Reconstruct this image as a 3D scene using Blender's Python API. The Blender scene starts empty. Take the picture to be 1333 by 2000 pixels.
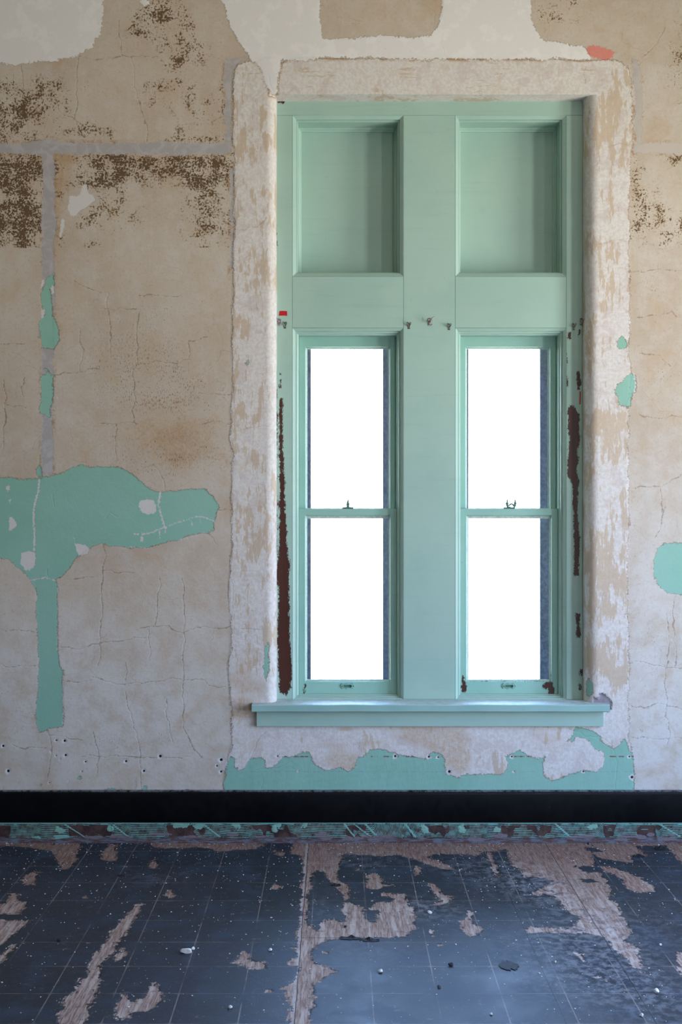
import bpy, math, random
import numpy as np
random.seed(7); rng = np.random.default_rng(11)
sc = bpy.context.scene
COL = sc.collection
R = math.radians

# ------------------------------------------------------------------ camera, sky, exposure
CAM_D, CAM_H, FPX, VX, VY = 5.65, 1.737, 2147.0, 656.0, 985.0
cam = bpy.data.cameras.new('camera'); camo = bpy.data.objects.new('camera', cam); COL.objects.link(camo)
cam.sensor_fit = 'VERTICAL'; cam.sensor_height = 36; cam.sensor_width = 24
cam.lens = 36 * FPX / 2000; cam.shift_x = (666.5 - VX) / 2000; cam.shift_y = (VY - 1000) / 2000
cam.clip_start = 0.05
camo.location = (0, -CAM_D, CAM_H); camo.rotation_euler = (R(90), 0, 0)
sc.camera = camo
vs = sc.view_settings
vs.view_transform = 'Standard'; vs.look = 'None'; vs.gamma = 1; vs.use_curve_mapping = False
vs.exposure = 0.0
sc.cycles.max_bounces = 6; sc.cycles.diffuse_bounces = 4; sc.cycles.glossy_bounces = 2; sc.cycles.transparent_max_bounces = 6
SKY_K = 20.0
SKY_UP = (0.47, 0.76, 1.36); SKY_MID = (0.92, 0.98, 1.08); SKY_DN = (1.08, 1.04, 0.92)
# openings in the unseen walls: (wall, centre along the wall, width, z0, z1)
SIDE_OPEN = [(-1.45, 0.8, 0.45, 3.2), (-2.5, 0.8, 0.45, 3.2), (-4.9, 0.8, 0.45, 3.2)]
BACK_FILL_OPEN = [(2.2, 0.8, 0.9, 2.4)]  # rear opening behind the camera, added as fill light for the casing fronts
XR, XL, YB, ZC = 3.6, -4.2, -8.6, 4.75

w = bpy.data.worlds.new('sky'); sc.world = w; w.use_nodes = True
nt = w.node_tree; nt.nodes.clear()
tc = nt.nodes.new('ShaderNodeTexCoord'); sx = nt.nodes.new('ShaderNodeSeparateXYZ')
cr = nt.nodes.new('ShaderNodeValToRGB'); mr = nt.nodes.new('ShaderNodeMapRange')
bg = nt.nodes.new('ShaderNodeBackground'); wo = nt.nodes.new('ShaderNodeOutputWorld')
nt.links.new(tc.outputs['Generated'], sx.inputs[0]); nt.links.new(sx.outputs[2], mr.inputs[0])
mr.inputs[1].default_value = -0.4; mr.inputs[2].default_value = 0.4
nt.links.new(mr.outputs[0], cr.inputs[0]); e = cr.color_ramp.elements
e[0].position = 0.05; e[0].color = (*SKY_DN, 1); e[1].position = 0.95; e[1].color = (*SKY_UP, 1)
m_ = e.new(0.5); m_.color = (*SKY_MID, 1)
nt.links.new(cr.outputs[0], bg.inputs[0]); bg.inputs[1].default_value = SKY_K
nt.links.new(bg.outputs[0], wo.inputs[0])

def portal(name, loc, rot, sx_, sy_):
    l = bpy.data.lights.new(name, 'AREA'); l.shape = 'RECTANGLE'; l.size = sx_; l.size_y = sy_
    l.cycles.is_portal = True
    o = bpy.data.objects.new(name, l); o.location = loc; o.rotation_euler = rot; COL.objects.link(o)
for y, wd, z0, z1 in SIDE_OPEN: portal('daylight_portal', (XR + 0.02, y, (z0+z1)/2), (0, R(90), 0), z1-z0, wd)
for x, wd, z0, z1 in BACK_FILL_OPEN: portal('daylight_portal', (x, YB - 0.02, (z0+z1)/2), (R(90), 0, 0), wd, z1-z0)
for x in (0.061, 0.9125): portal('daylight_portal', (x, 0.45, 1.68), (R(-90), 0, 0), 0.42, 1.86)

# ------------------------------------------------------------------ helpers
def lin(h):
    if isinstance(h, str):
        h = h.lstrip('#'); c = [int(h[i:i+2], 16)/255 for i in (0, 2, 4)]
    else: c = [v/255 for v in h]
    return tuple((v/12.92 if v <= .04045 else ((v+.055)/1.055)**2.4) for v in c)
def PX(px, py, Y):                       # a point of the photograph at depth Y -> world
    k = (CAM_D + Y) / FPX
    return ((px - VX) * k, Y, CAM_H - (py - VY) * k)
def FL(px, py):                          # a point of the photograph on the floor -> world
    z = CAM_H * FPX / (py - VY)
    return ((px - VX) * z / FPX, z - CAM_D)
def U(X): return VX + X * 380.0
def V(Z): return VY - (Z - CAM_H) * 380.0

class G:
    def __init__(s, name, rough=0.7, spec=0.3):
        s.mat = bpy.data.materials.new(name); s.mat.use_nodes = True
        s.t = s.mat.node_tree; s.t.nodes.clear()
        s.o = s.t.nodes.new('ShaderNodeOutputMaterial'); s.b = s.t.nodes.new('ShaderNodeBsdfPrincipled')
        s.t.links.new(s.b.outputs[0], s.o.inputs[0]); s.b.inputs['Roughness'].default_value = rough
        s.b.inputs['Specular IOR Level'].default_value = spec
        s.g = s.t.nodes.new('ShaderNodeNewGeometry').outputs['Position']
    def put(s, inp, v):
        if isinstance(v, bpy.types.NodeSocket): s.t.links.new(v, inp)
        elif isinstance(v, (tuple, list)): inp.default_value = (*v[:3], 1) if inp.type == 'RGBA' else v
        else: inp.default_value = v
    def attr(s, n):
        a = s.t.nodes.new('ShaderNodeAttribute'); a.attribute_name = n; return a.outputs['Fac']
    def m(s, op, a, b=0.0, c=0.0, clamp=False):
        n = s.t.nodes.new('ShaderNodeMath'); n.operation = op; n.use_clamp = clamp
        s.put(n.inputs[0], a); s.put(n.inputs[1], b); s.put(n.inputs[2], c); return n.outputs[0]
    def add(s, *a):
        r = a[0]
        for x in a[1:]: r = s.m('ADD', r, x)
        return r
    def mul(s, *a):
        r = a[0]
        for x in a[1:]: r = s.m('MULTIPLY', r, x)
        return r
    def inv(s, a): return s.m('SUBTRACT', 1.0, a)
    def mr(s, v, a, b, c=0.0, d=1.0):
        n = s.t.nodes.new('ShaderNodeMapRange'); n.interpolation_type = 'SMOOTHSTEP' if (c, d) == (0.0, 1.0) else 'LINEAR'
        for i, x in enumerate((v, a, b, c, d)): s.put(n.inputs[i], x)
        return n.outputs[0]
    def mix(s, f, a, b):
        n = s.t.nodes.new('ShaderNodeMix'); n.data_type = 'RGBA'
        s.put(n.inputs[0], f); s.put(n.inputs[6], a); s.put(n.inputs[7], b); return n.outputs[2]
    def mixf(s, f, a, b):
        n = s.t.nodes.new('ShaderNodeMix'); n.data_type = 'FLOAT'
        s.put(n.inputs[0], f); s.put(n.inputs[2], a); s.put(n.inputs[3], b); return n.outputs[0]
    def sc(s, x, y, z, rot=0.0, ofs=0.0):
        n = s.t.nodes.new('ShaderNodeMapping'); s.put(n.inputs[0], s.g); n.inputs[3].default_value = (x, y, z)
        n.inputs[2].default_value = (0, rot, 0); n.inputs[1].default_value = (ofs, ofs*.7, ofs*.3); return n.outputs[0]
    def noise(s, scale, detail=4.0, rough=0.55, vec=None, dist=0.0):
        n = s.t.nodes.new('ShaderNodeTexNoise'); s.put(n.inputs['Vector'], vec if vec is not None else s.g)
        n.inputs['Scale'].default_value = scale; n.inputs['Detail'].default_value = detail
        n.inputs['Roughness'].default_value = rough; n.inputs['Distortion'].default_value = dist
        return n.outputs['Fac']
    def vor(s, scale, feat='DISTANCE_TO_EDGE', vec=None):
        n = s.t.nodes.new('ShaderNodeTexVoronoi'); n.feature = feat; s.put(n.inputs['Vector'], vec if vec is not None else s.g)
        n.inputs['Scale'].default_value = scale
        return n.outputs['Distance']
    def warp(s, amt, scale):
        n = s.t.nodes.new('ShaderNodeTexNoise'); s.put(n.inputs['Vector'], s.g); n.inputs['Scale'].default_value = scale
        n.inputs['Detail'].default_value = 3
        a = s.t.nodes.new('ShaderNodeVectorMath'); a.operation = 'MULTIPLY_ADD'
        s.put(a.inputs[0], n.outputs['Color']); a.inputs[1].default_value = (amt,)*3; s.put(a.inputs[2], s.g); return a.outputs[0]
    def xyz(s):
        n = s.t.nodes.new('ShaderNodeSeparateXYZ'); s.put(n.inputs[0], s.g); return n.outputs
    def bump(s, h, dist=0.002, strength=1.0, prev=None):
        n = s.t.nodes.new('ShaderNodeBump'); s.put(n.inputs['Height'], h); n.inputs['Distance'].default_value = dist
        n.inputs['Strength'].default_value = strength
        if prev is not None: s.put(n.inputs['Normal'], prev)
        return n.outputs[0]
    def done(s, col, rough=None, nrm=None, metal=None):
        s.put(s.b.inputs['Base Color'], col)
        if rough is not None: s.put(s.b.inputs['Roughness'], rough)
        if nrm is not None: s.put(s.b.inputs['Normal'], nrm)
        if metal is not None: s.put(s.b.inputs['Metallic'], metal)
        return s.mat

def tag(o, label=None, cat=None, group=None, kind=None):
    if label: o['label'] = label
    if cat: o['category'] = cat
    if group: o['group'] = group
    if kind: o['kind'] = kind
    return o
def link(name, me, mat, parent=None, smooth=False):
    o = bpy.data.objects.new(name, me); COL.objects.link(o)
    if mat is not None and not me.materials: me.materials.append(mat)
    if smooth: me.polygons.foreach_set('use_smooth', [True]*len(me.polygons))
    if parent is not None: o.parent = parent; o.matrix_parent_inverse = parent.matrix_world.inverted()
    return o
def empty(name, loc=(0, 0, 0)):
    o = bpy.data.objects.new(name, None); o.location = loc; o.empty_display_size = .05; COL.objects.link(o)
    bpy.context.view_layer.update(); return o
class MB:
    def __init__(s): s.v = []; s.f = []
    def loops(s, rects, cap0=False, cap1=False):
        # rects: (x0,x1,z0,z1,Y) rectangles joined one to the next
        n0 = len(s.v)
        for x0, x1, z0, z1, Y in rects: s.v += [(x0, Y, z0), (x1, Y, z0), (x1, Y, z1), (x0, Y, z1)]
        for k in range(len(rects)-1):
            a = n0 + 4*k
            for i in range(4):
                j = (i+1) % 4; s.f.append((a+i, a+j, a+4+j, a+4+i))
        if cap0: s.f.append((n0+3, n0+2, n0+1, n0))
        if cap1: a = n0+4*(len(rects)-1); s.f.append((a, a+1, a+2, a+3))
        return s
    def box(s, x0, x1, y0, y1, z0, z1, b=0.0):
        if b: return s.loops([(x0, x1, z0, z1, y1), (x0, x1, z0, z1, y0+b), (x0+b, x1-b, z0+b, z1-b, y0)], True, True)
        return s.loops([(x0, x1, z0, z1, y1), (x0, x1, z0, z1, y0)], True, True)
    def grid(s, P):            # P: array (n,m,3)
        n, m = P.shape[:2]; n0 = len(s.v); s.v += [tuple(p) for p in P.reshape(-1, 3)]
        for i in range(n-1):
            for j in range(m-1):
                a = n0+i*m+j; s.f.append((a, a+1, a+m+1, a+m))
        return s
    def lathe(s, c, prof, axis='z', n=14):
        n0 = len(s.v)
        for r, h in prof:
            for k in range(n):
                a = 2*math.pi*k/n; p = (r*math.cos(a), r*math.sin(a), h)
                if axis == 'y': p = (p[0], h, p[1])
                s.v.append((c[0]+p[0], c[1]+p[1], c[2]+p[2]))
        for i in range(len(prof)-1):
            for k in range(n):
                a = n0+i*n; j = (k+1) % n; s.f.append((a+k, a+j, a+n+j, a+n+k))
        s.f.append(tuple(range(n0+n-1, n0-1, -1))); e_ = n0+(len(prof)-1)*n; s.f.append(tuple(range(e_, e_+n)))
        return s
    def tube(s, pts, rad, n=8):
        pts = [np.array(p, float) for p in pts]; n0 = len(s.v); m = len(pts)
        rad = [rad]*m if not hasattr(rad, '__len__') else rad
        for i, p in enumerate(pts):
            d = pts[min(i+1, m-1)] - pts[max(i-1, 0)]; d /= np.linalg.norm(d)
            a = np.array((0, 0, 1.)) if abs(d[2]) < .9 else np.array((1., 0, 0))
            u = np.cross(d, a); u /= np.linalg.norm(u); v = np.cross(d, u)
            for k in range(n):
                t = 2*math.pi*k/n; s.v.append(tuple(p + rad[i]*(math.cos(t)*u + math.sin(t)*v)))
        for i in range(m-1):
            for k in range(n):
                a = n0+i*n; j = (k+1) % n; s.f.append((a+k, a+j, a+n+j, a+n+k))
        s.f.append(tuple(range(n0+n-1, n0-1, -1))); e_ = n0+(m-1)*n; s.f.append(tuple(range(e_, e_+n)))
        return s
    def prism(s, outline, y0, y1):     # outline in x,z
        n0 = len(s.v); n = len(outline)
        s.v += [(x, y0, z) for x, z in outline] + [(x, y1, z) for x, z in outline]
        s.f.append(tuple(range(n0, n0+n))); s.f.append(tuple(range(n0+2*n-1, n0+n-1, -1)))
        for i in range(n): j = (i+1) % n; s.f.append((n0+i, n0+n+i, n0+n+j, n0+j))
        return s
    def mesh(s, name):
        me = bpy.data.meshes.new(name); me.from_pydata(s.v, [], s.f); me.update()
        import bmesh
        bm = bmesh.new(); bm.from_mesh(me); bmesh.ops.recalc_face_normals(bm, faces=bm.faces); bm.to_mesh(me); bm.free()
        return me
    def build(s, name, mat, parent=None, smooth=False): return link(name, s.mesh(name), mat, parent, smooth)

# signed distance (positive inside) of points to polygons, in photo-sized units (1 = 2.63 mm)
CAP = 25.0
def poly_sdf(P, poly, cap=CAP):
    out = np.full(len(P), -cap); q = np.array(poly, float)
    lo, hi = q.min(0) - cap, q.max(0) + cap
    ix = np.nonzero((P[:, 0] > lo[0]) & (P[:, 0] < hi[0]) & (P[:, 1] > lo[1]) & (P[:, 1] < hi[1]))[0]
    if not len(ix): return out
    p = P[ix]; d = np.full(len(p), 1e9); ins = np.zeros(len(p), bool)
    for a, b in zip(q, np.roll(q, -1, 0)):
        ab = b - a; L = (ab**2).sum() + 1e-9; pa = p - a
        t = np.clip((pa @ ab)/L, 0, 1); dd = pa - t[:, None]*ab; d = np.minimum(d, (dd**2).sum(1))
        c = (a[1] > p[:, 1]) != (b[1] > p[:, 1])
        if c.any():
            xx = a[0] + (p[:, 1]-a[1])*(b[0]-a[0])/((b[1]-a[1]) if b[1] != a[1] else 1e-9); ins ^= c & (p[:, 0] < xx)
    d = np.sqrt(d); out[ix] = np.clip(np.where(ins, d, -d), -cap, cap); return out
def line_sdf(P, pts, wd, cap=CAP):
    out = np.full(len(P), -cap); q = np.array(pts, float); lo, hi = q.min(0)-cap, q.max(0)+cap
    ix = np.nonzero((P[:, 0] > lo[0]) & (P[:, 0] < hi[0]) & (P[:, 1] > lo[1]) & (P[:, 1] < hi[1]))[0]
    if not len(ix): return out
    p = P[ix]; d = np.full(len(p), 1e9)
    for a, b in zip(q[:-1], q[1:]):
        ab = b - a; L = (ab**2).sum() + 1e-9; pa = p - a
        t = np.clip((pa @ ab)/L, 0, 1); dd = pa - t[:, None]*ab; d = np.minimum(d, (dd**2).sum(1))
    out[ix] = np.clip(wd/2 - np.sqrt(d), -cap, cap); return out
def union(P, polys=(), lines=(), holes=(), holelines=()):
    r = np.full(len(P), -CAP)
    for q in polys: r = np.maximum(r, poly_sdf(P, q))
    for q, wd in lines: r = np.maximum(r, line_sdf(P, q, wd))
    for q in holes: r = np.minimum(r, -poly_sdf(P, q))
    for q, wd in holelines: r = np.minimum(r, -line_sdf(P, q, wd))
    return r
def gauss(P, L):
    r = np.zeros(len(P))
    for x, y, sx_, sy_, a in L: r += a*np.exp(-(((P[:, 0]-x)/sx_)**2 + ((P[:, 1]-y)/sy_)**2)/2)
    return r
def fastmesh(name, verts, quads, attrs):
    me = bpy.data.meshes.new(name); n, k = len(verts), len(quads)
    me.vertices.add(n); me.vertices.foreach_set('co', np.ascontiguousarray(verts, dtype=np.float32).ravel())
    me.loops.add(4*k); me.loops.foreach_set('vertex_index', np.ascontiguousarray(quads, dtype=np.int32).ravel())
    me.polygons.add(k); me.polygons.foreach_set('loop_start', np.arange(0, 4*k, 4, dtype=np.int32))
    me.update(calc_edges=True); me.validate()
    me.polygons.foreach_set('use_smooth', np.ones(k, bool))
    for nm, a in attrs.items():
        me.attributes.new(nm, 'FLOAT', 'POINT').data.foreach_set('value', np.ascontiguousarray(a, dtype=np.float32))
    return me
class FM:                                # patches of grid gathered into one big mesh
    def __init__(s): s.V = []; s.Q = []; s.UV = []; s.n = 0
    def patch(s, X, Y, Z, u, v, flip=False):
        n, m = X.shape; i = np.arange(n*m).reshape(n, m) + s.n
        q = np.stack([i[:-1, :-1], i[:-1, 1:], i[1:, 1:], i[1:, :-1]], -1).reshape(-1, 4)
        if flip: q = q[:, ::-1]
        s.V.append(np.stack([X, Y, Z], -1).reshape(-1, 3)); s.UV.append(np.stack([u, v], -1).reshape(-1, 2)); s.Q.append(q); s.n += n*m
    def get(s): return np.concatenate(s.V), np.concatenate(s.Q), np.concatenate(s.UV)
def ss(x, a, b): t = np.clip((x-a)/(b-a), 0, 1); return t*t*(3-2*t)

# ------------------------------------------------------------------ traced outlines (photo pixels on the wall face)
WHITE = [[(-900,-900),(205,-900),(203,0),(202,25),(198,55),(195,72),(187,76),(178,92),(165,100),(155,108),(130,114),(112,119),(70,122),(35,127),(10,124),(-60,125),(-900,130)],
 [(274,-900),(274,0),(276,8),(283,10),(290,7),(291,-900)],
 [(432,-900),(433,0),(440,15),(445,35),(457,65),(463,80),(478,98),(487,110),(486,116),(500,122),(505,128),(513,138),(516,150),(518,162),(526,175),(527,186),(541,186),(541,165),(546,140),(551,120),(575,117),(594,117),(598,120),(625,112),(650,114),(700,114),(760,115),(840,117),(850,113),(880,115),(920,117),(1000,115),(1060,117),(1075,113),(1100,113),(1130,118),(1158,116),(1150,105),(1145,92),(1130,90),(1105,86),(1090,82),(1070,80),(1060,76),(1048,60),(1040,40),(1038,15),(1037,-900)]]
WHITE_H = [[(626,-400),(626,0),(624,28),(628,60),(630,72),(640,77),(690,76),(720,70),(760,70),(800,73),(843,70),(855,52),(864,30),(866,0),(866,-400)]]
SALMON = [[(1144,92),(1160,90),(1185,94),(1202,102),(1196,112),(1184,117),(1160,116),(1150,105)]]
BAND = [[(455,160),(458,140),(464,128),(475,120),(488,118),(500,122),(515,114),(540,112),(551,120),(575,115),(700,113),(1060,115),(1130,118),(1200,117),(1215,122),(1228,134),(1234,160),(1236,200),(1236,290),(1233,300),(1230,380),(1230,480),(1230,560),(1231,620),(1229,690),(1233,720),(1228,800),(1228,960),(1230,1000),(1226,1100),(1228,1250),(1229,1300),(1228,1400),(1230,1440),(1238,1500),(1239,1600),
 (437,1600),(436,1530),(443,1495),(447,1478),(452,1455),(452,1420),(450,1370),(446,1300),(451,1250),(450,1200),(447,1140),(450,1110),(454,1060),(452,960),(456,890),(449,860),(452,830),(449,800),(456,760),(453,690),(454,600),(455,560),(456,470),(460,430),(457,400),(458,300),(455,280)]]
STRIP = [[(440,113),(487,111),(487,117),(470,121),(460,130),(455,145),(453,170),(452,280),(450,298),(440,300),(400,302),(300,303),(250,300),(160,300),(108,300),(104,310),(106,350),(107,400),(110,440),(107,470),(105,530),(107,580),(104,620),(105,660),(103,760),(104,860),(103,926),(82,926),(80,880),(82,820),(80,760),(82,690),(80,640),(80,580),(83,520),(82,470),(82,420),(84,360),(84,320),(80,302),(30,300),(-300,301),(-300,279),(55,280),(85,275),(95,270),(110,276),(150,279),(250,279),(350,279),(430,281),(440,277),(441,250),(437,215),(441,190),(438,150)],
 [(449,330),(456,330),(457,400),(455,500),(449,560),(452,450)],
 [(1236,115),(1244,118),(1252,135),(1254,160),(1256,200),(1253,240),(1256,280),(1244,285),(1240,240),(1241,190),(1237,150)],
 [(1238,282),(1270,281),(1300,279),(1700,280),(1700,303),(1300,301),(1262,298),(1238,300)]]
TEAL = [[(106,536),(106,557),(98,560),(97,575),(103,600),(102,617),(108,625),(116,645),(117,665),(110,675),(105,681),(83,679),(80,662),(73,659),(77,650),(76,636),(82,622),(88,612),(80,602),(79,575),(86,560),(93,542)],
 [(86,719),(93,722),(97,733),(105,733),(104,770),(101,790),(98,800),(100,815),(95,818),(90,810),(78,806),(80,770),(80,740),(83,732),(91,731)],
 [(75,887),(79,890),(78,905),(81,915),(80,930),(74,930),(71,915),(75,905)],
 [(-300,930),(0,932),(30,934),(70,936),(80,935),(92,931),(110,926),(125,922),(142,913),(160,909),(180,912),(200,911),(232,912),(250,921),(265,932),(280,945),(300,957),(315,959),(350,958),(390,955),(402,955),(408,965),(415,967),(420,978),(427,990),(422,1000),(422,1012),(418,1020),(418,1035),(408,1040),(390,1041),(370,1046),(355,1053),(320,1060),(300,1065),(285,1070),(255,1070),(220,1067),(200,1061),(185,1065),(175,1070),(160,1082),(150,1090),(140,1103),(130,1116),(120,1125),(110,1131),(113,1150),(113,1200),(113,1270),(117,1300),(123,1312),(123,1370),(126,1400),(122,1418),(100,1423),(85,1429),(77,1429),(74,1415),(70,1395),(74,1370),(76,1340),(75,1280),(73,1230),(71,1180),(69,1145),(60,1134),(45,1115),(30,1105),(15,1092),(0,1090),(-300,1080)],
 [(488,702),(486,712),(480,712),(484,703)],
 [(1215,656),(1221,663),(1227,673),(1225,680),(1217,682),(1208,678),(1206,668)],
 [(1234,730),(1241,735),(1244,750),(1241,765),(1235,768),(1234,795),(1225,797),(1208,793),(1208,775),(1203,765),(1205,750),(1215,743),(1225,735)],
 [(1300,1062),(1285,1072),(1277,1095),(1278,1125),(1288,1145),(1305,1158),(1330,1163),(1370,1160),(1390,1110),(1370,1062),(1320,1060)],
 [(526,1254),(525,1300),(523,1320),(520,1329),(516,1325),(515,1300),(517,1265),(523,1260)],
 [(1150,1325),(1158,1335),(1159,1352),(1152,1364),(1144,1360),(1144,1330)],
 [(437,1600),(437,1530),(443,1500),(444,1485),(450,1479),(458,1482),(460,1498),(470,1503),(478,1500),(484,1490),(487,1482),(505,1480),(515,1482),(520,1490),(518,1498),(530,1498),(545,1488),(553,1480),(575,1477),(585,1470),(603,1469),(608,1478),(610,1485),(620,1495),(632,1502),(645,1506),(655,1500),(665,1498),(680,1507),(695,1500),(700,1480),(715,1475),(725,1465),(735,1463),(745,1463),(760,1466),(780,1472),(800,1478),(830,1480),(838,1470),(845,1468),(862,1474),(868,1478),(870,1490),(864,1492),(870,1500),(873,1510),(895,1518),(915,1512),(940,1512),(965,1512),(985,1513),(990,1500),(992,1490),(985,1478),(1000,1470),(1012,1466),(1025,1470),(1035,1477),(1050,1482),(1065,1478),(1062,1492),(1061,1505),(1065,1518),(1080,1523),(1100,1519),(1115,1512),(1140,1505),(1165,1508),(1178,1498),(1183,1485),(1180,1470),(1160,1460),(1155,1450),(1140,1442),(1128,1440),(1118,1452),(1110,1445),(1120,1432),(1125,1422),(1140,1421),(1160,1428),(1172,1438),(1180,1450),(1200,1462),(1210,1455),(1220,1438),(1226,1450),(1228,1465),(1238,1475),(1237,1490),(1240,1510),(1239,1600)],
 [(150,1517),(156,1515),(158,1520),(152,1521)],[(279,1540),(283,1535),(287,1536),(286,1545),(281,1545)],[(205,1541),(240,1541),(240,1546),(205,1546)],[(362,1542),(376,1541),(380,1546),(360,1546)],
 [(82,1529),(86,1526),(84,1532),(79,1533)],[(1303,1291),(1307,1292),(1307,1297),(1303,1297)]]
CHIP = [[(42,1080),(55,1076),(68,1078),(70,1090),(68,1105),(62,1112),(50,1115),(45,1107),(40,1100)],
 [(12,950),(18,947),(20,955),(15,960)],[(17,975),(22,975),(20,985)],[(18,1008),(25,1010),(35,1025),(30,1030),(18,1037)],
 [(273,980),(280,975),(300,977),(305,985),(305,1000),(290,1005),(278,1000),(272,990)],[(275,1048),(281,1048),(280,1058),(275,1057)],
 [(148,1062),(155,1062),(168,1065),(176,1073),(170,1082),(155,1085),(149,1075),(145,1048)],
 [(165,360),(170,362),(172,377),(182,382),(187,390),(180,397),(170,405),(158,410),(150,420),(145,424),(138,420),(132,407),(135,395),(136,383),(143,382),(150,385),(158,378),(161,365)],
 [(121,425),(127,430),(125,445),(120,465),(116,463),(118,445)],
 [(103,557),(106,560),(106,572),(101,575),(99,564)],[(81,603),(87,605),(86,618),(81,624)],[(82,545),(88,546),(85,558),(80,562)]]
CHIP_L = [([(78,937),(75,960),(68,985),(66,1000),(66,1020),(68,1045),(67,1075)],3.6),([(262,1043),(290,1042),(320,1030),(350,1020),(385,1008),(400,1010),(420,1018)],1.8),
 ([(314,960),(310,985),(318,1015),(322,1030)],3.5),([(325,1028),(323,1040)],1.6),([(374,1012),(376,1028)],1.6),([(392,1009),(392,1020)],1.6),([(312,1035),(313,1050)],1.6),
 ([(110,1133),(114,1150),(113,1200),(112,1270)],1.5),([(124,1330),(123,1415)],1.5),([(255,1069),(290,1071)],1.6),([(350,1055),(400,1041)],2.0),
 ([(450,1130),(455,1150),(453,1200)],4.0),([(1240,730),(1243,750),(1240,765)],3.0),([(60,1133),(90,1128),(112,1135)],2.4),([(449,1478),(437,1505)],3.0)]
HOLES = [(110,1446,4),(126,1447,5),(128,1475,5),(109,1476,3),(117,1483,2.5),(99,1469,2.5),(313,1477,6),(281,1506,5),(6,1457,5),(0,1475,2),(16,1506,6),(432,1484,6),(424,1496,4),(432,1507,5),(167,1488,4),(246,1487,5),(134,1526,2),(96,1529,3),
 (542,1477,3.5),(772,1477,5),(583,1506,2.5),(838,1478,5),(856,1479,4),(878,1507,6),(1000,1478,4),(1005,1507,3),(1140,1507,4),(1230,1478,4),(1235,1518,6),(160,1507,3),(113,777,2)]
CRACKS = [[(41,127),(45,175),(43,200)],[(155,108),(150,150),(148,185),(145,225),(165,270)],[(108,190),(115,218),(128,226),(160,245)],[(256,110),(262,150),(272,200),(283,240),(286,278)],[(233,40),(237,85),(240,108)],
 [(155,110),(200,115),(240,108),(290,110),(325,122)],[(400,105),(440,122)],[(145,548),(170,562),(212,572)],[(213,572),(217,640),(215,690)],[(195,603),(275,605)],[(272,607),(270,680),(267,710),(262,760),(257,800),(265,830)],
 [(105,733),(150,728),(195,722)],[(155,640),(155,725)],[(265,712),(320,708),(372,702)],[(368,700),(368,665),(405,658)],[(270,577),(352,578)],[(0,672),(48,671)],[(6,740),(5,840),(3,880)],[(8,788),(50,797)],[(48,737),(46,775)],[(390,769),(452,770)],[(196,828),(270,828)],[(227,830),(228,900)],[(395,829),(450,828)],
 [(275,912),(300,907),(315,930),(322,958)],[(200,1062),(200,1110),(198,1150),(200,1200),(195,1255),(190,1300)],[(118,1264),(180,1258),(240,1252),(285,1246)],[(275,1227),(330,1222),(400,1223),(455,1222)],[(302,1222),(308,1170),(312,1130)],[(290,1230),(291,1285)],[(355,1130),(360,1200),(358,1260),(360,1320),(356,1400),(368,1440),(395,1480)],[(0,1229),(40,1231),(73,1236)],[(0,1295),(73,1300)],
 [(180,1322),(215,1331),(260,1334),(310,1331),(350,1326),(400,1329),(410,1340),(440,1341)],[(125,1330),(180,1328)],[(245,1295),(244,1330)],[(244,1350),(255,1390),(267,1440),(273,1490),(276,1540)],[(92,1427),(92,1520)],[(95,1436),(160,1446)],[(182,1430),(190,1460),(194,1480),(190,1510)],[(325,1365),(330,1410),(338,1450)],[(25,1455),(90,1461)],[(160,1478),(250,1478),(370,1478)],
 [(130,1132),(185,1127)],[(200,1115),(230,1120),(262,1119)],[(407,1041),(425,1065)],[(427,995),(452,997)],
 [(1255,110),(1285,85),(1300,50)],[(1245,620),(1333,622)],[(1250,690),(1290,695),(1310,715)],[(1250,810),(1333,815)],[(1240,955),(1290,950),(1333,925)],[(1290,953),(1293,1000)],[(1300,990),(1280,1050)],[(1230,1296),(1270,1297),(1333,1305)],[(1232,1378),(1270,1380),(1333,1385)],[(1302,1200),(1303,1300),(1300,1400),(1302,1460)],[(1232,1440),(1333,1442)],[(1230,530),(1333,528)],[(1322,1160),(1320,1300)],
 [(860,82),(868,105),(885,113)],[(525,150),(535,180)],[(1145,125),(1143,165)],[(460,448),(500,445),(520,425)],[(455,830),(530,835)],[(470,1228),(520,1229)],[(1150,285),(1230,285)],[(1165,478),(1225,472)],[(500,1505),(545,1500),(570,1488)],[(510,1540),(515,1520)],[(1200,1465),(1205,1500),(1200,1545)],
 [(1110,1422),(1160,1440),(1200,1460)],[(520,1430),(500,1450),(490,1480)],[(103,967),(105,990)],[(205,1012),(215,1000),(230,1010)],[(92,1112),(95,1130)]]
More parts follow.
